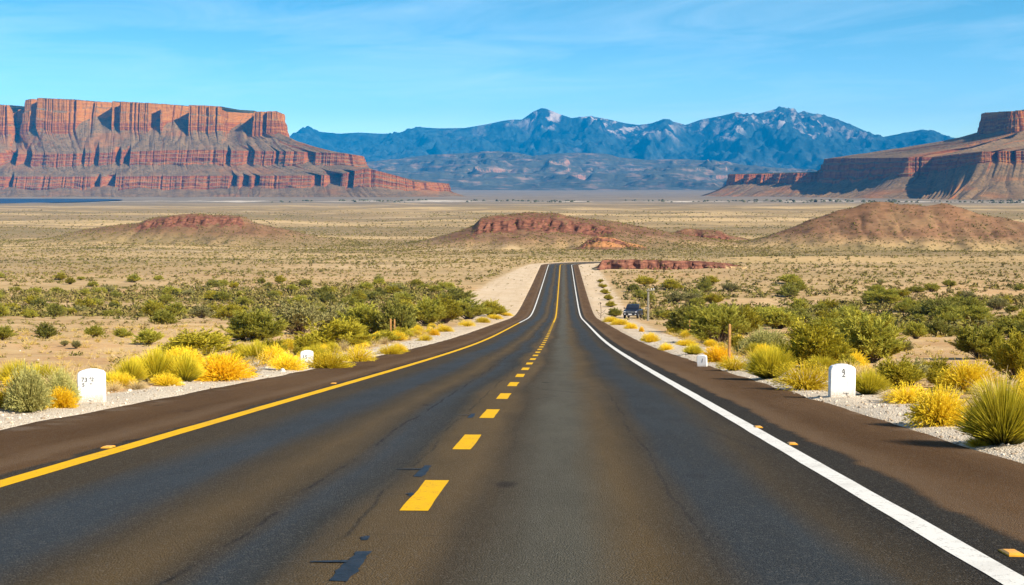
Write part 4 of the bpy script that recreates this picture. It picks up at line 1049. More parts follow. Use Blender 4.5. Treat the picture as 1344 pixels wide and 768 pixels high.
# plants the photograph shows one by one: kind, base pixel (u, v), width and height in pixels, label
G1 = 'yellow brush along the verge'; G2 = 'shrubs near the road'; G3 = 'dry grass beside the gravel'
NEAR = [
    ('sagefan', 38, 543, 60, 64, 'big grey green shrub left of the near left milestone', G2),
    ('sagefan', 82, 536, 42, 50, 'smaller grey green shrub between the big one and the near left milestone', G2),
    ('amber', 80, 538, 36, 29, 'orange yellow brush in front of the big grey shrub by the near left milestone', G1),
    ('gold', 40, 542, 36, 15, 'low golden tuft at the foot of the big grey shrub', G1),
    ('gold', 6, 540, 34, 26, 'golden brush cut by the left picture edge', G1),
    ('straw', 148, 515, 30, 18, 'straw tuft just right of the near left milestone', G3),
    ('fan', 170, 505, 46, 38, 'left clump of three green fans of brush behind the near left milestone', G1),
    ('fan', 242, 503, 46, 40, 'right clump of three green fans of brush behind the near left milestone', G1),
    ('fan', 205, 503, 60, 48, 'tallest middle clump of three green fans behind the near left milestone', G1),
    ('gold', 161, 512, 32, 22, 'small yellow brush between the near left milestone and the tall green fan', G1),
    ('straw', 180, 513, 34, 16, 'pale straw tuft in front of the tall green fan', G3),
    ('gold', 219, 509, 36, 17, 'low yellow brush in front of the right end of the tall green fan', G1),
    ('amber', 292, 500, 66, 38, 'rounded orange yellow brush on the gravel right of the tall green fan', G1),
    ('fan', 336, 478, 42, 32, 'compact green brush with yellow crown left of the far left milestone', G1),
    ('gold', 377, 487, 40, 24, 'golden brush touching the far left milestone on its left', G1),
    ('pale', 331, 492, 28, 16, 'whitish low shrub on the gravel left of the far left milestone', G2),
    ('gold', 432, 483, 52, 30, 'golden brush right of the far left milestone', G1),
    ('fan', 415, 478, 36, 26, 'greenish brush just behind the far left milestone', G1),
    ('gold', 470, 474, 42, 23, 'golden mound, second to the right of the far left milestone', G1),
    ('gold', 512, 465, 26, 15, 'small golden brush with a second one touching it near the dead twig', G1),
    ('gold', 523, 462, 22, 13, 'smaller golden brush left of the dead twig', G1),
    ('gold', 558, 448, 18, 9, 'golden tuft right of the dead twig by the far left verge', G1),
    ('amber', 570, 441, 13, 9, 'tiny orange ball of brush on the far left verge', G1),
    ('gold', 584, 436, 20, 9, 'golden tuft past the orange ball on the far left verge', G1),
    ('gold', 613, 429, 18, 9, None, 'far yellow tufts on the left verge'),
    ('gold', 634, 424, 18, 8, None, 'far yellow tufts on the left verge'),
    ('gold', 650, 419, 18, 7, None, 'far yellow tufts on the left verge'),
    ('gold', 664, 415, 14, 6, None, 'far yellow tufts on the left verge'),
    ('lime', 262, 466, 82, 27, 'wide low olive shrub behind the tall green fan', G2),
    ('olive', 195, 455, 36, 18, 'round olive shrub on bare sand behind the tall green fan', G2),
    ('olive', 123, 447, 22, 15, 'round dark olive shrub alone on the sand above the near left milestone', G2),
    ('olive', 161, 447, 19, 12, 'small shrub alone on the sand, right of another above the near left milestone', G2),
    ('dark', 60, 448, 28, 19, 'olive shrub on the sand above the big grey shrub', G2),
    ('sage', 100, 459, 13, 11, 'tiny grey shrub on the sand above the near left milestone', G2),
    ('sage', 85, 458, 10, 8, 'tiniest grey shrub on the sand above the big grey shrub', G2),
    ('olive', 5, 449, 24, 18, 'olive shrub on the sand cut by the left picture edge', G2),
    ('olive', 335, 446, 70, 36, 'large olive shrub up the sand from the compact green brush', G2),
    ('sage', 395, 440, 70, 42, 'large grey olive shrub behind the far left milestone', G2),
    ('olive', 318, 446, 30, 20, 'dark little shrub in the hollow beside the large olive one', G2),
    ('lime', 440, 460, 76, 32, 'low lime shrub right behind the golden mounds', G2),
    ('sage', 440, 436, 64, 34, 'grey olive shrub beside the large one behind the far left milestone', G2),
    ('olive', 478, 440, 60, 40, 'large olive shrub left of the pair of posts', G2),
    ('dark', 524, 441, 46, 46, 'tall dark shrub right behind the pair of posts', G2),
    ('olive', 560, 428, 46, 36, 'olive shrub first to the right of the pair of posts', G2),
    ('lime', 583, 424, 42, 32, 'lime shrub second to the right of the pair of posts', G2),
    ('olive', 615, 419, 42, 26, 'olive shrub where the left shrub belt nears the road', G2),
    ('lime', 645, 415, 34, 18, 'last low lime shrub of the left belt beside the cutting', G2),
    # right
    ('fan', 1316, 588, 100, 90, 'largest green yellow brush at the right picture edge', G1),
    ('gold', 1231, 561, 76, 53, 'dense golden brush on the gravel left of the largest green yellow brush', G1),
    ('gold', 1283, 588, 26, 14, 'small golden tuft at the foot of the largest green yellow brush', G1),
    ('gold', 1190, 532, 48, 27, 'golden brush behind the dense one, right of the near right milestone', G1),
    ('straw', 1170, 528, 44, 20, 'pale straw tuft on the gravel right of the near right milestone', G3),
    ('fan', 1140, 520, 46, 34, 'green yellow brush touching the near right milestone on its right', G1),
    ('gold', 1056, 512, 64, 38, 'golden brush touching the near right milestone on its left', G1),
    ('fan', 1011, 499, 62, 47, 'tall green brush with yellow crown left of the near right milestone', G1),
    ('gold', 962, 487, 38, 20, 'low golden brush right of the far right milestone', G1),
    ('amber', 941, 476, 38, 24, 'orange yellow brush behind the wooden post and far right milestone', G1),
    ('fan', 909, 467, 26, 16, 'small greenish brush left of the far right milestone', G1),
    ('gold', 900, 455, 24, 9, 'flat golden tuft up the verge from the far right milestone', G1),
    ('gold', 853, 450, 21, 14, 'bright golden brush alone on the pale verge below the truck', G1),
    ('gold', 874, 460, 18, 10, 'thin golden tuft on the pale verge between milestone and truck', G1),
    ('amber', 842, 436, 6, 8, 'tiny orange tuft on the verge below the truck', G1),
    ('gold', 828, 432, 16, 9, 'golden tuft at the lower end of the row below the truck', G1),
    ('gold', 814, 427, 22, 9, None, 'row of yellow tufts below the truck'),
    ('gold', 802, 423, 20, 8, None, 'row of yellow tufts below the truck'),
    ('olive', 807, 416, 15, 11, 'small dark shrub left of the truck', G2),
    ('lime', 802, 403, 12, 7, None, 'low shrubs along the sand bank above the truck'),
    ('lime', 798, 394, 12, 7, None, 'low shrubs along the sand bank above the truck'),
    ('lime', 794, 386, 11, 6, None, 'low shrubs along the sand bank above the truck'),
    ('lime', 791, 378, 10, 5, None, 'low shrubs along the sand bank above the truck'),
    ('lime', 788, 371, 8, 4, None, 'low shrubs along the sand bank above the truck'),
    ('olive', 1140, 476, 84, 58, 'largest olive shrub behind the near right milestone', G2),
    ('lime', 1068, 483, 78, 50, 'bushy lime shrub left of the largest olive one behind the near right milestone', G2),
    ('sagefan', 1003, 466, 66, 34, 'grey olive shrub behind the tall green brush with yellow crown', G2),
    ('olive', 945, 451, 58, 44, 'olive shrub just right of the thin stake', G2),
    ('dark', 899, 436, 44, 34, 'dark olive shrub nearest the truck on its right', G2),
    ('olive', 925, 438, 44, 36, 'olive shrub left of the thin stake', G2),
    ('lime', 975, 440, 50, 34, 'lime shrub behind the wooden post', G2),
    ('olive', 1020, 433, 50, 28, 'olive shrub behind and right of the wooden post', G2),
    ('dark', 1043, 423, 44, 22, 'dark round shrub farther behind the wooden post', G2),
    ('olive', 1085, 440, 44, 22, 'mid green shrub in the gap above the bushy lime one', G2),
    ('sage', 1195, 508, 50, 34, 'grey green shrub behind the straw tuft', G2),
    ('lime', 1226, 500, 36, 25, 'lime shrub right of the grey green one behind the straw tuft', G2),
    ('olive', 1287, 474, 60, 40, 'shrub with dark base at the right above the dense golden brush', G2),
    ('lime', 1335, 503, 66, 56, 'olive shrub cut by the right picture edge behind the largest brush', G2),
    ('olive', 1202, 450, 24, 20, 'round olive shrub on bare sand right of the largest olive one', G2),
    ('sage', 1186, 461, 22, 16, 'grey shrub on bare sand just right of the largest olive one', G2),
    ('sage', 1238, 442, 22, 13, 'low grey shrub on bare sand, right of the round olive one', G2),
    ('dark', 1232, 417, 50, 26, 'dark wide shrub across the sand at the upper right', G2),
    ('olive', 1268, 412, 40, 22, 'olive shrub next to the dark wide one at the upper right', G2),
    ('olive', 1160, 400, 38, 20, 'round shrub standing out above the right shrub belt', G2),
    ('dark', 926, 385, 18, 20, 'dark round tree like shrub alone above the truck on the right', G2),
    ('dark', 498, 376, 13, 14, 'dark round shrub alone on the tan slope left of the road', G2),
    ('dark', 600, 398, 40, 20, 'dark clump of shrub left of the sand cutting', G2),
    ('dark', 1035, 388, 26, 14, 'dark shrub alone on the pale slope at the right', G2),
]
shared = {'far yellow tufts on the left verge': 'tiny yellow tuft in the row up the left verge before the sand cutting',
          'row of yellow tufts below the truck': 'small yellow tuft in the row on the verge below the truck',
          'low shrubs along the sand bank above the truck': 'low lime shrub in the line along the right sand bank above the truck'}
for kind, u, v, wp, hp, lab, grp in NEAR:
    x, y = pix(u, v); k = y / F
    plant(kind, x, y, wp * k * (1.34 if kind in ('fan', 'gold', 'amber') else 1.22), hp * k * (1.18 if v > 440 else 1.1), lab or shared[grp], grp)

# the shrub belts either side: every shrub an object of its own, the rest of the scrub below
rg = np.random.default_rng(99)
cand = []
for _ in range(9000):
    y = math.sqrt(rg.uniform(70 ** 2, 330 ** 2)); x = rg.uniform(-0.46, 0.40) * y + 1.18 - 0.0 * y
    lat = x; e = float(verge_edge(np.array([lat]), np.array([y]))[0])
    if abs(lat) < e + 3.0: continue
    n1 = float(noise(np.array([x / 26]), np.array([y / 34]), 71)[0])
    if x < 0: dens = np.interp(y, [70, 120, 150, 185, 220, 280, 300, 330], [0.0, .04, .30, .85, 1.2, .8, .25, .03]) * (1.0 if x > -0.36 * y or y > 185 else .6)
    else: dens = np.interp(y, [70, 90, 120, 160, 230, 290, 330], [.10, .30, .60, .85, .7, .35, .06])
    if rg.uniform() > dens * np.clip(0.75 + 0.9 * n1, 0, 1): continue
    cand.append((x, y))
def clear(x, y, r):
    for (a, b, q) in USED:
        if (a - x) ** 2 + (b - y) ** 2 < (0.75 * (q + r)) ** 2: return False
    return True
RANK = []
TRUCK = pix(832, 418)
USED.append((TRUCK[0], TRUCK[1], 3.5)); USED.append((TRUCK[0] - .4, TRUCK[1] - 8, 3.0)); USED.append((TRUCK[0] - .8, TRUCK[1] - 16, 2.4))
cnt = 0
for x, y in cand:
    if cnt >= 212: break
    hgt = rg.uniform(1.2, 2.5) * (1.0 if y > 150 else 0.8) * (0.8 if x < 0 else 0.95) * (1.2 if rg.uniform() < .12 else 1)
    wid = hgt * rg.uniform(1.4, 2.3)
    if not clear(x, y, wid / 2): continue
    kind = rg.choice(['olive', 'dark', 'lime', 'sage'], p=[.40, .22, .28, .10])
    side = 'left' if x < 0 else 'right'
    size = 'small' if hgt < 1.35 else 'medium' if hgt < 1.9 else 'tall'
    col_ = dict(olive='olive green', dark='dark green', lime='yellowish green', sage='grey green')[kind]
    where = 'nearer than truck' if y < 160 else 'level with truck' if y < 215 else 'far beyond truck'
    lat = 'near road' if abs(x) < 32 else 'mid flat' if abs(x) < 70 else 'far out'
    lab = f'{size} {col_} shrub, {side} scrub belt, {where}, {lat}'
    plant(kind, x, y, wid, hgt, lab, f'{size} {col_} shrubs, {side} belt, {where}, {lat}')
    cnt += 1

# ---- brush filling the verges between the larger clumps
for i in range(1500):
    if cnt >= 212 + 135: break
    sd = rg.choice([-1, 1]); y = 15 + 105 * rg.uniform() ** 1.25
    e = float(verge_edge(np.array([sd * 6.5]), np.array([y]))[0]); la = e + rg.uniform(.25, 0.9 + 2.8 * rg.uniform())
    x = sd * la; hgt = rg.uniform(.3, .8); wid = hgt * rg.uniform(1.3, 2.0)
    if not clear(x, y, wid * .2): continue
    kind = rg.choice(['gold', 'fan', 'straw', 'lime'], p=[.42, .24, .2, .14])
    size = 'low' if hgt < .5 else 'knee high'
    nm = dict(gold='golden brush', fan='yellow tipped green brush', straw='straw coloured grass tuft', lime='lime green shrub')[kind]
    where = 'nearer than the near milestone' if y < 24 else 'between the two milestones' if y < 46 else 'beyond the far milestone'
    sn = 'left' if sd < 0 else 'right'
    plant(kind, x, y, wid, hgt, f'{size} {nm} filling the {sn} verge, {where}', f'{size} {nm} filling the {sn} verge, {where}')
    cnt += 1

# ---- the rest of the scrub, too many to count: one object of small leafy clumps
def scrub():
    rng = np.random.default_rng(5)
    P = []
    def area(d0, d1, n, smin, smax, clump, xl=-.50, xr=.46, q=10):
        y = np.sqrt(rng.uniform(d0 ** 2, d1 ** 2, n)); x = rng.uniform(xl, xr, n) * y + rng.uniform(-12, 12, n)
        lat, lon = road_lat(x, y); e = verge_edge(lat, lon)
        k = np.abs(lat) > np.where(lon < 520, e + 0.8, 9)
        dn = 0.6 + clump * fbm(x / 30, y / 45, 55, 3)
        k &= rng.uniform(0, 1, n) < np.clip(dn, 0.05, 1)
        x, y = x[k], y[k]; s_ = smin + (smax - smin) * rng.uniform(0, 1, len(x)) ** 2.2
        P.append((x, y, s_, np.full(len(x), q)))
    area(26, 75, 900, .10, .38, .5, q=26)
    area(75, 160, 2200, .16, .75, .8, q=24)
    area(160, 330, 12000, .3, 1.6, .9, q=18)
    area(330, 620, 30000, .40, 1.15, .5, q=10)
    area(620, 1000, 30000, .4, 1.2, .6, q=7)
    area(1000, 1700, 9000, .7, 1.8, .8, q=5)
    area(185, 292, 6500, .7, 2.1, .9, xl=-.5, xr=-.06, q=22)
    area(105, 265, 5000, .6, 1.9, .9, xl=.06, xr=.46, q=22)
    for h in HILLS:
        if h['D'] < 500: continue
        n = int((h['cx'][-1] - h['cx'][0]) * (h['wf'] + h['wb']) * .21)
        x = rng.uniform(h['cx'][0], h['cx'][-1], n); y = rng.uniform(h['D'] - h['wf'] * 1.3, h['D'] + h['wb'] * .6, n)
        P.append((x, y, .3 + .6 * rng.uniform(0, 1, n) ** 2, np.full(n, 7)))
    y = rng.uniform(150, 425, 150); sd = rng.choice([-1, 1], 150); x = np.where(sd < 0, -rng.uniform(6.6, 17, 150), rng.uniform(6.4, 11.5, 150))
    P.append((x, y, .12 + .35 * rng.uniform(0, 1, 150) ** 2, np.full(150, 10)))
    Vs, Fs, Us = [], [], []; off = 0
    for x, y, s_, q in P:
        q = int(q[0]); n = len(x); z = ground_z(x, y)
        D, _ = dome_dir(n * q, rng, 3, 88)
        c = np.repeat(np.stack([x, y, z], 1), q, 0); S = np.repeat(s_, q)[:, None]
        rad = rng.uniform(.35, 1, (n * q, 1))
        cen = c + D * np.array([0.72, .72, .62]) * S * rad * .9 
        s1 = side_of(D, rng); d2 = np.cross(D, s1)
        mix = rng.uniform(-.9, .9, (n * q, 1)); d1 = d2 * (1 - np.abs(mix)) + D * mix; d1 /= np.linalg.norm(d1, axis=1, keepdims=True)
        big = {26: .20, 24: .22, 18: .30, 22: .26, 10: .42, 7: .55, 5: .7}[q]
        L = S * big * rng.uniform(.7, 1.3, (n * q, 1)); w_ = L * .55
        a = cen - d1 * L * .5 - s1 * w_ * .5; b = cen - d1 * L * .5 + s1 * w_ * .5; e = cen + d1 * L * .5 + s1 * w_ * .4; f = cen + d1 * L * .5 - s1 * w_ * .4
        V = np.stack([a, b, e, f], 1).reshape(-1, 3)
        g = np.repeat(z, 4 * q); V[:, 2] = np.maximum(V[:, 2], g - .03)
        Vs.append(V); Fs.append(np.arange(len(V)).reshape(-1, 4) + off); off += len(V)
        hue = np.clip(rng.uniform(0, 1, n) + .12 * (q <= 10) + .5 * noise(x / 60, y / 60, 8), 0, 1)
        Us.append(np.stack([np.repeat(hue, 4 * q), np.repeat(rng.uniform(0, 1, n * q), 4)], 1))
    m = Mat('scrub_leaf', 0.85, 0.15); u, v, _ = m.sep(m.uv())
    c = m.ramp(u, [(0, (0.095, 0.086, 0.022)), (0.4, (0.20, 0.17, 0.034)), (0.75, (0.19, 0.15, 0.040)), (1, (0.24, 0.175, 0.06))])
    k = m.map(v, 0, 1, .75, 1.25, False); m.col(m.mix(1.0, c, m.comb(k, k, k), 'MULTIPLY'))
    o = obj('desert_scrub', mesh_np('desert_scrub', np.concatenate(Vs), np.concatenate(Fs), m.m, False, uv=np.concatenate(Us)))
    tag(o, 'countless small desert bushes dotting the sand and the low hills', 'scrub', kind='stuff')
scrub()

# ---- dry tufts and stones by the roadside
def tufts():
    rng = np.random.default_rng(15); n = 8500
    y = np.sqrt(rng.uniform(13 ** 2, 110 ** 2, n)); x = rng.uniform(-.48, .44, n) * y + rng.uniform(-8, 8, n)
    lat, lon = road_lat(x, y); e = verge_edge(lat, lon)
    k = (np.abs(lat) > e - .15) & (rng.uniform(0, 1, n) < np.clip(.45 + .8 * fbm(x / 7, y / 9, 19, 2) + .5 * (np.abs(lat) < e + 2.2), .04, 1))
    x, y = x[k], y[k]; n = len(x); z = ground_z(x, y); q = 22
    S = np.repeat(rng.uniform(.07, .24, n) * (1 + (rng.uniform(0, 1, n) < .1)) * (1 + .5 * (np.abs(x) < 11)), q)
    D, _ = dome_dir(n * q, rng, 12, 88); b = np.repeat(np.stack([x, y, z - .01], 1), q, 0) + rng.normal(0, .15, (n * q, 3)) * S[:, None] * np.array([1, 1, 0])
    s_ = side_of(D, rng); w_ = .006 + .010 * S[:, None] + .00013 * b[:, 1:2]
    t = b + D * S[:, None] * rng.uniform(.6, 1.2, (n * q, 1))
    V = np.stack([b - s_ * w_ * .5, b + s_ * w_ * .5, t + s_ * w_ * .15, t - s_ * w_ * .15], 1).reshape(-1, 3)
    UV = np.stack([np.repeat(rng.uniform(0, 1, n), 4 * q), np.tile([0, 0, 1, 1], n * q)], 1)
    o = obj('dry_grass', mesh_np('dry_grass', V, np.arange(len(V)).reshape(-1, 4), M['verge_blade'], False, uv=UV))
    tag(o, 'thin dry grass scattered over the sand beside the road', 'dry grass', kind='stuff')
tufts()
def pebbles():
    rng = np.random.default_rng(25); n = 14000
    y = 9 + 95 * rng.uniform(0, 1, n) ** 1.7; sd = rng.choice([-1, 1], n)
    wv = np.where(rng.uniform(0, 1, n) < .72, rng.uniform(-.15, 1.9, n), rng.exponential(5, n))
    x = np.where(sd < 0, -ROAD_L - wv, ROAD_R + wv)
    s_ = (.009 + .024 * rng.uniform(0, 1, n) ** 4) * (1 + .5 * (wv > 2)); big = rng.uniform(0, 1, n) < .004; s_ = np.where(big & (wv > .5), .06 * rng.uniform(.6, 1.4, n), s_)
    z = ground_z(x, y)
    ico = np.array([(0, 0, 1), (.89, 0, .45), (.28, .85, .45), (-.72, .53, .45), (-.72, -.53, .45), (.28, -.85, .45), (.72, .53, -.45), (-.28, .85, -.45), (-.89, 0, -.45), (-.28, -.85, -.45), (.72, -.53, -.45), (0, 0, -1)])
    tri = np.array([(0, 1, 2), (0, 2, 3), (0, 3, 4), (0, 4, 5), (0, 5, 1), (1, 6, 2), (2, 7, 3), (3, 8, 4), (4, 9, 5), (5, 10, 1), (2, 6, 7), (3, 7, 8), (4, 8, 9), (5, 9, 10), (1, 10, 6), (11, 7, 6), (11, 8, 7), (11, 9, 8), (11, 10, 9), (11, 6, 10)])
    V = ico[None] * (s_[:, None] * rng.uniform(.7, 1.3, (n, 3)) * np.array([1.1, 1, .7]))[:, None, :] * rng.uniform(.82, 1.15, (n, 12, 1))
    a = rng.uniform(0, 6.28, n); ca, sa = np.cos(a)[:, None], np.sin(a)[:, None]
    V = np.stack([V[..., 0] * ca - V[..., 1] * sa, V[..., 0] * sa + V[..., 1] * ca, V[..., 2]], -1) + np.stack([x, y, z + s_ * .25], 1)[:, None, :]
    Fc = (tri[None] + (np.arange(n) * 12)[:, None, None]).reshape(-1, 3)
    m = Mat('pebble', .9, .2); m.col(m.ramp(m.sep(m.uv())[0], [(0, (.28, .20, .13)), (.5, (.50, .41, .30)), (1, (.68, .60, .49))]))
    UV = np.stack([np.repeat(rng.uniform(0, 1, n), 12), np.zeros(n * 12)], 1)
    o = obj('gravel', mesh_np('gravel', V.reshape(-1, 3), Fc, m.m, False, uv=UV))
    tag(o, 'loose pale gravel stones along both road verges', 'gravel', kind='stuff')
pebbles()
def river_trees():
    rng = np.random.default_rng(35); n = 900
    x = rng.uniform(-.20, .42, n) * 3000; y = 2900 + rng.normal(0, 1, n) * 45 + 120 * noise(x / 500, 0 * x, 3) + rng.choice([0, 260], n)
    keep = noise(x / 160, y / 200, 12) > -.05; x, y = x[keep], y[keep]; n = len(x); z = base_z(x, y); q = 14
    S = np.repeat(rng.uniform(1.2, 3.6, n), q)[:, None]
    D, _ = dome_dir(n * q, rng, 3, 88); cen = np.repeat(np.stack([x, y, z], 1), q, 0) + D * S * np.array([.9, .9, .9])
    s1 = side_of(D, rng); d1 = np.cross(D, s1); L = S * .45
    V = np.stack([cen - d1 * L - s1 * L, cen - d1 * L + s1 * L, cen + d1 * L + s1 * L, cen + d1 * L - s1 * L], 1).reshape(-1, 3)
    m = Mat('far_tree_leaf', .9, .1); m.col(m.mix(m.noise(m.pos(), .02), (.07, .08, .04), (.16, .15, .08)))
    o = obj('riverside_trees', mesh_np('riverside_trees', V, np.arange(len(V)).reshape(-1, 4), m.m, False))
    tag(o, 'thin dark line of trees far out along the dry river', 'trees', kind='stuff')
river_trees()

# ------------------------------------------------------------------ milestones, posts, road studs
m = Mat('white_stone', 0.6, 0.3); P_ = m.gen()
n1 = m.noise(P_, 9.0, 6, .65); n2 = m.noise(P_, 42.0, 5, .7)
cc = m.mix(m.map(n1, .35, .7), (.86, .86, .85), (.76, .75, .72))
zz = m.sep(P_)[2]
cc = m.mix(m.math('MULTIPLY', m.map(zz, .24, .0), m.map(n2, .32, .56)), cc, (.50, .42, .32))
cc = m.mix(m.map(m.noise(m.scale(P_, (14, 14, 2.2)), 1.0, 5, .65), .52, .72, 0, .4), cc, (.52, .47, .40))
cc = m.mix(m.map(n2, .66, .74, 0, .8), cc, (.40, .37, .33))
m.col(cc); m.bump(n2, .3, .008); M['white_stone'] = m.m
simple('black_paint', (.09, .09, .092), .7, .2, var=.3, sc=60)

def text_mesh(body, size):
    cu = bpy.data.curves.new('numeral', 'FONT'); cu.body = body; cu.size = size; cu.extrude = .0015
    cu.align_x = 'CENTER'; cu.align_y = 'CENTER'
    t = bpy.data.objects.new('numeral', cu); COL.objects.link(t)
    bpy.context.view_layer.update()
    me = bpy.data.meshes.new_from_object(t.evaluated_get(bpy.context.evaluated_depsgraph_get()))
    bpy.data.objects.remove(t); bpy.data.curves.remove(cu)
    me.materials.clear(); me.materials.append(M['black_paint']); me.name = 'numeral'
    return me

def slab(wd, ht, th, rad, n=7):
    """upright stone with rounded shoulders, outline extruded front to back, softened edges"""
    def outline(ins):
        w2 = wd / 2 - ins; h2 = ht - ins; r = max(rad - ins, .01); pts = [(-w2, -.08), (w2, -.08)]
        for k in range(n + 1):
            a = math.pi / 2 * k / n; pts.append((w2 - r + r * math.cos(a), h2 - r + r * math.sin(a) * .9 + .1 * r))
        for k in range(1, n):
            t = k / n; x = (w2 - r) * (1 - 2 * t); pts.append((x, h2 + .1 * r + .012 * (1 - (2 * t - 1) ** 2)))
        for k in range(n + 1):
            a = math.pi / 2 + math.pi / 2 * k / n; pts.append((-(w2 - r) + r * math.cos(a), h2 - r + r * math.sin(a) * .9 + .1 * r))
        return pts
    b = .014; mb = MB()
    mb.loft([[(x, y, z) for x, z in outline(i)] for y, i in ((-th / 2, b), (-th / 2 + b, 0), (th / 2 - b, 0), (th / 2, b))])
    return mb

def milestone(u, v, wp, hp, marks, label, rot=0, lean=0, group='white milestones along the road'):
    x, y = pix(u, v); k = y / F; wd, ht = wp * k, hp * k; th = wd * .42
    o = bpy.data.objects.new('milestone', None); COL.objects.link(o); o.empty_display_size = .2
    o.location = (x, y, float(ground_z(np.array([x]), np.array([y]))[0]) - .012); o.rotation_euler = (0, lean, rot)
    tag(o, label, 'milestone', group)
    slab(wd, ht, th, wd * .2).build('stone', M['white_stone'], o)
    for body, size, px, pz, tilt in marks:
        t = obj('numeral', text_mesh(body, size * wd), o, (px * wd, -th / 2 - .003, pz * ht), (math.pi / 2, tilt, 0))
    return o
milestone(1104.5, 524, 33, 43, [('2', .29, .02, .74, 0), ('^', .30, .01, .83, .1), ('-<', .24, .12, .16, .5)], 'white milestone with a black 2 on the right gravel verge', rot=.02)
milestone(121, 531, 35, 43, [('73', .24, -.22, .72, .05), ('^2', .19, .04, .74, .2), ('5', .2, -.26, .56, 0), ('-', .3, .02, .62, .1), ('~', .2, -.02, .08, .3)], 'nearest white milestone beside the big grey shrub on the left verge', rot=.12)
milestone(403, 483, 17, 23, [('15', .42, -.14, .66, .05)], 'far white milestone between golden brush on the left verge', rot=.1)
milestone(922, 481, 13, 18, [('1', .6, .05, .62, .2)], 'far leaning white milestone beside the wooden post on the right verge', rot=-.25, lean=-.06)

def post(u, v, wp, hp, mat, name, label, cat, group=None, lean=0):
    x, y = pix(u, v); k = y / F; w_ = wp * k; h = hp * k
    o = bpy.data.objects.new(name, None); COL.objects.link(o); o.empty_display_size = .2
    o.location = (x, y, float(ground_z(np.array([x]), np.array([y]))[0])); o.rotation_euler = (0, lean, .15)
    tag(o, label, cat, group)
    mb = MB(); r = w_ / 2
    mb.loft([[(r * a * q, r * b * q, z) for a, b in ((-.8, -1), (.8, -1), (1, -.8), (1, .8), (.8, 1), (-.8, 1), (-1, .8), (-1, -.8))] for z, q in ((-.15, 1.05), (h * .5, 1.0), (h - r * .6, .96), (h, .55))])
    mb.build('shaft', M[mat], o)
    return o, w_, h
post(957, 477, 3.4, 52, 'post_wood', 'wooden_post', 'orange brown wooden post beside the far right milestone', 'post')
post(905, 441, 1.6, 21, 'post_wood', 'wooden_post', 'thin short stake among the shrubs right of the truck', 'post')
post(513, 445, 2.2, 27, 'post_wood', 'wooden_post', 'left post of the close pair on the left verge', 'post', 'pair of posts on the left verge')
post(518, 444.5, 2.0, 26, 'post_wood', 'wooden_post', 'right post of the close pair on the left verge', 'post', 'pair of posts on the left verge')
o, w_, h = post(850.5, 421, 2.6, 43, 'grey_wood', 'utility_pole', 'weathered grey pole with a short crossarm right of the truck', 'pole')
mb = MB(); mb.box(-.25, .75, -w_ * .95, -w_ * .55, h * .93, h * .965); mb.build('crossarm', M['grey_wood'], o)
for xx in (.35, .65):
    mb = MB(); mb.tube([(xx, -w_ * .75, h * .96), (xx, -w_ * .75, h * .985), (xx, -w_ * .75, h * 1.0)], [.05, .07, .03], 8); mb.build('insulator', M['white_stone'], o, True)
mb = MB(); mb.box(-.30, -.12, -.14, .14, h * .36, h * .42, .02); mb.build('meter_box', M['grey_wood'], o)

def stalk(u, v, hp, label, seed, spread=.32):
    x, y = pix(u, v); h = hp * y / F; rng = np.random.default_rng(seed)
    o = bpy.data.objects.new('dry_stalk', None); COL.objects.link(o); o.location = (x, y, float(ground_z(np.array([x]), np.array([y]))[0]))
    tag(o, label, 'dry plant')
    mb = MB(); r = h * .014
    mb.tube([(0, 0, -.1), (.02 * h, 0, h * .5), (-.02 * h, 0, h)], [r * 1.6, r * 1.2, r], 5)
    for sx, z0, z1 in ((-1, .25, .62), (1, .32, .6), (-.7, .12, .4), (.8, .15, .42)):
        mb.tube([(0, 0, z0 * h), (sx * spread * .6 * h, rng.normal(0, .04) * h, (z0 * .6 + z1 * .4) * h), (sx * spread * h, rng.normal(0, .08) * h, z1 * h)], [r * 1.2, r, r * .6], 4)
    mb.build('stalk', M['stem_wood'], o)
    hd = MB()
    for k in range(12):
        d = rng.normal(0, 1, 3); d /= np.linalg.norm(d); p = np.array([-.02 * h, 0, h]) + d * h * .03
        hd.tube([p, p + d * h * .05], [r * 1.6, r * .6], 4)
    hd.build('seed_head', M['stem_wood'], o)
stalk(788.5, 418, 20, 'dry leafless stalk alone on the right sand bank beside the road', 3)
stalk(538.5, 461, 12, 'dead twig sticking out of the left verge', 4, .45)

simple('amber_plastic', (.80, .36, .02), .4, .5)
def stud(u, v, label):
    x, y = pix(u, v); lat = x; z = float(zprof(y))
    mb = MB(); 
    mb.loft([[(-a, -b, zz), (a, -b, zz), (a, b, zz), (-a, b, zz)] for a, b, zz in ((.05, .11, -.002), (.05, .11, .009), (.036, .07, .018))])
    o = mb.build('road_stud', M['amber_plastic'], None, loc=(x, y, z), rot=(-.1, 0, random.uniform(-.1, .1)))
    tag(o, label, 'road stud', 'amber studs beside the edge lines')
stud(142, 588, 'amber stud beside the yellow line, nearest on the left')
stud(438, 503.5, 'amber stud beside the yellow line, farther up on the left')
stud(1328, 733, 'nearest amber stud beside the white line at the lower right corner')
stud(1040, 584, 'amber stud beside the white line, second nearest on the right')
stud(995, 562, 'amber stud beside the white line, farthest on the right')

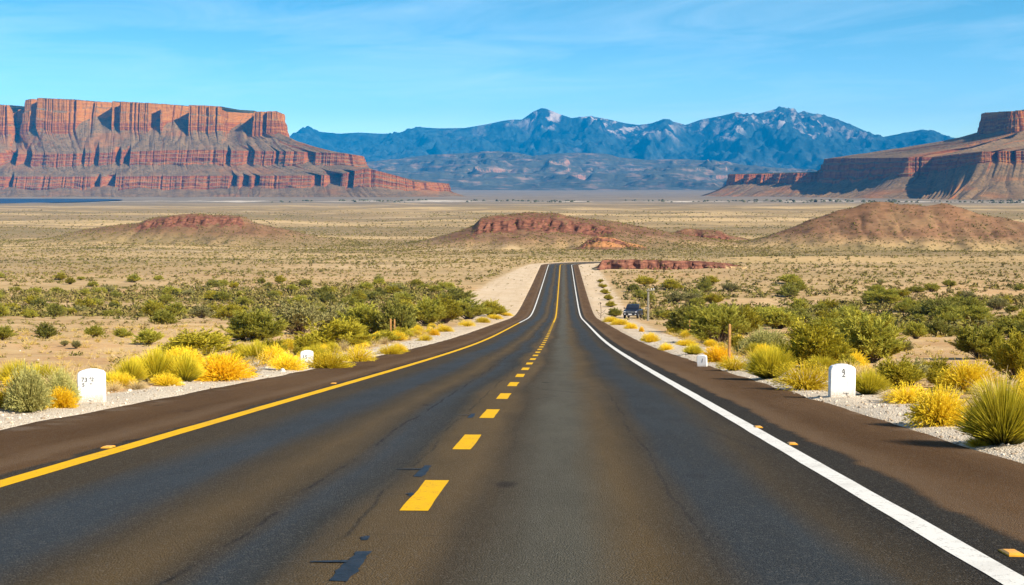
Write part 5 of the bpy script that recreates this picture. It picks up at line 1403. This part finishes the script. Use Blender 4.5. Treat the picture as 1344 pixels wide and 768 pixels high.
# small stones that stand out
def stone(u, v, wp, hp, label, c, seed):
    x, y = pix(u, v); k = y / F; rng = np.random.default_rng(seed); mb = MB(); rings = []
    for z, q in ((-.15, .9), (.15, 1.0), (.55, .92), (.85, .66), (1.0, .3)):
        rings.append([(wp * k / 2 * q * math.cos(a) * rng.uniform(.88, 1.1), wp * k / 2 * q * math.sin(a) * rng.uniform(.85, 1.1), hp * k * z) for a in np.linspace(0, 2 * math.pi, 9)[:-1]])
    mb.loft(rings)
    o = mb.build('stone', M[c], None, loc=(x, y, float(ground_z(np.array([x]), np.array([y]))[0])))
    tag(o, label, 'stone')
stone(60, 539, 9, 8, 'small white stone on the gravel left of the nearest milestone', 'white_stone', 1)
simple('pale_stone', (.58, .54, .47), .9, .1, var=.2)
stone(371, 489, 7, 5, 'small pale stone at the foot of the brush before the far left milestone', 'pale_stone', 2)

# ------------------------------------------------------------------ the truck parked off the road
simple('navy_paint', (.010, .011, .022), .28, .6)
simple('black_plastic', (.02, .02, .022), .6, .3)
simple('tyre_rubber', (.022, .022, .022), .85, .2)
simple('rim_metal', (.45, .45, .47), .35, .5, .8)
simple('chrome', (.62, .62, .64), .22, .5, .9)
simple('plate_white', (.75, .75, .73), .5, .4)
simple('dark_glass', (.012, .014, .020), .06, .8)
simple('lamp_glass', (.72, .74, .78), .12, .7)
def truck():
    o = bpy.data.objects.new('pickup_truck', None); COL.objects.link(o)
    x, y = TRUCK; gx, gy = float(ground_z(np.array([x]), np.array([y]))[0]), float(ground_z(np.array([x]), np.array([y + 4.0]))[0])
    o.location = (x, y + 2.4, float(ground_z(np.array([x]), np.array([y + 2.4]))[0])); o.rotation_euler = (math.atan2(gy - gx, 4.0), 0, -.20)
    o.scale = (1.04, 1.04, 1.04)
    tag(o, 'dark blue pickup truck parked on the dirt right of the road, facing the camera', 'truck')
    # local: front towards -y, 5.2 m long, 1.95 m wide
    def sec(y, w, z0, z1, r=.10, tuck=.0):
        w2 = w / 2
        return [(-w2 + .05, y, z0), (w2 - .05, y, z0), (w2, y, z0 + .12), (w2, y, z1 - r), (w2 - r - tuck, y, z1), (-w2 + r + tuck, y, z1), (-w2, y, z1 - r), (-w2, y, z0 + .12)]
    mb = MB()
    mb.loft([sec(-2.55, 1.70, .50, .98), sec(-2.42, 1.86, .45, 1.08), sec(-2.0, 1.95, .42, 1.14), sec(-1.15, 1.96, .42, 1.20), sec(-.9, 1.96, .42, 1.20), sec(.95, 1.96, .42, 1.20), sec(2.5, 1.94, .45, 1.22), sec(2.62, 1.90, .5, 1.2)])
    body = mb.build('body', M['navy_paint'], o)
    cb = MB()
    def cs(y, wb, wt, z0, z1): return [(-wb / 2, y, z0), (wb / 2, y, z0), (wt / 2, y, z1 - .08), (wt / 2 - .12, y, z1), (-wt / 2 + .12, y, z1), (-wt / 2, y, z1 - .08)]
    cb.loft([cs(-1.12, 1.80, 1.78, 1.18, 1.30), cs(-.35, 1.80, 1.52, 1.18, 1.84), cs(.0, 1.80, 1.52, 1.18, 1.90), cs(.75, 1.80, 1.52, 1.18, 1.88), cs(1.05, 1.80, 1.54, 1.18, 1.78)])
    cb.build('cabin', M['navy_paint'], o)
    g = MB(); g.add([(-.80, -1.10, 1.275), (.80, -1.10, 1.275), (.67, -.40, 1.79), (-.67, -.40, 1.79), (-.80, -1.13, 1.285), (.80, -1.13, 1.285), (.67, -.43, 1.80), (-.67, -.43, 1.80)],
                    [(4, 5, 6, 7), (0, 3, 2, 1), (0, 1, 5, 4), (1, 2, 6, 5), (2, 3, 7, 6), (3, 0, 4, 7)])
    g.build('windscreen', M['dark_glass'], o)
    for sx in (-1, 1):
        for y0, y1, t0 in ((-.72, .10, -.30), (.16, .86, .16)):
            g = MB(); a = [(sx * .895, y0, 1.26), (sx * .895, y1, 1.26), (sx * .785, y1, 1.76), (sx * .785, max(t0, y0), 1.76)]
            b = [(p[0] + sx * .02, p[1], p[2] + .006) for p in a]
            g.add(a + b, [(0, 1, 2, 3), (7, 6, 5, 4), (0, 4, 5, 1), (1, 5, 6, 2), (2, 6, 7, 3), (3, 7, 4, 0)]); g.build('side_window', M['dark_glass'], o)
        h = MB(); h.box(sx * .74 - .15, sx * .74 + .15, -2.585, -2.44, .80, .96, .03); hl = h.build('headlight', M['chrome'], o)
        h = MB(); h.box(sx * .74 - .12, sx * .74 + .12, -2.60, -2.586, .83, .93, .003); h.build('lens', M['lamp_glass'], hl)
        mi_ = MB(); mi_.box(sx * 1.08 - .10, sx * 1.08 + .10, -.78, -.66, 1.24, 1.42, .03); mi_.box(sx * .96 - .06, sx * .96 + .06, -.74, -.70, 1.27, 1.31); mi_.build('mirror', M['black_plastic'], o)
        f = MB(); f.box(sx * .70 - .09, sx * .70 + .09, -2.70, -2.66, .52, .62, .01); f.build('fog_light', M['lamp_glass'], o)
        for wy in (-1.62, 1.62):
            wh = bpy.data.objects.new('wheel', None); COL.objects.link(wh); wh.parent = o; wh.location = (sx * .86, wy, .39)
            t = MB(); t.tube([(-.13, 0, 0), (-.10, 0, 0), (.10, 0, 0), (.13, 0, 0)], [.34, .40, .40, .34], 24); t.build('tyre', M['tyre_rubber'], wh, True)
            r = MB(); r.tube([(sx * .125, 0, 0), (sx * .145, 0, 0)], [.24, .21], 16); r.build('rim', M['rim_metal'], wh)
            a = MB(); n = 10
            pts = [(sx * .985, wy + .47 * math.cos(math.pi * k / n), .42 + .47 * math.sin(math.pi * k / n)) for k in range(n + 1)]
            a.tube(pts, .035, 6); a.build('wheel_arch', M['black_plastic'], o)
    b = MB(); b.box(-.97, .97, -2.68, -2.36, .44, .70, .05); b.build('bumper', M['black_plastic'], o)
    b = MB(); b.box(-.56, .56, -2.60, -2.47, .74, 1.02, .03); gr = b.build('grille', M['black_plastic'], o)
    b = MB()
    for z in (.80, .88, .96): b.box(-.52, .52, -2.625, -2.601, z - .016, z + .016)
    b.build('grille_bar', M['chrome'], gr)
    b = MB(); b.box(-.24, .24, -2.705, -2.684, .50, .63, .004); b.build('number_plate', M['plate_white'], o)
    b = MB(); b.box(-.5, .5, -2.58, -2.52, .36, .435, .02); b.build('skid_plate', M['chrome'], o)
    b = MB()
    for sx in (-.62, .62): b.box(sx - .03, sx + .03, -.3, .7, 1.92, 1.96)
    for yy in (-.2, .6): b.box(-.60, .60, yy - .03, yy + .03, 1.962, 1.99)
    b.build('roof_rack', M['black_plastic'], o)
truck()
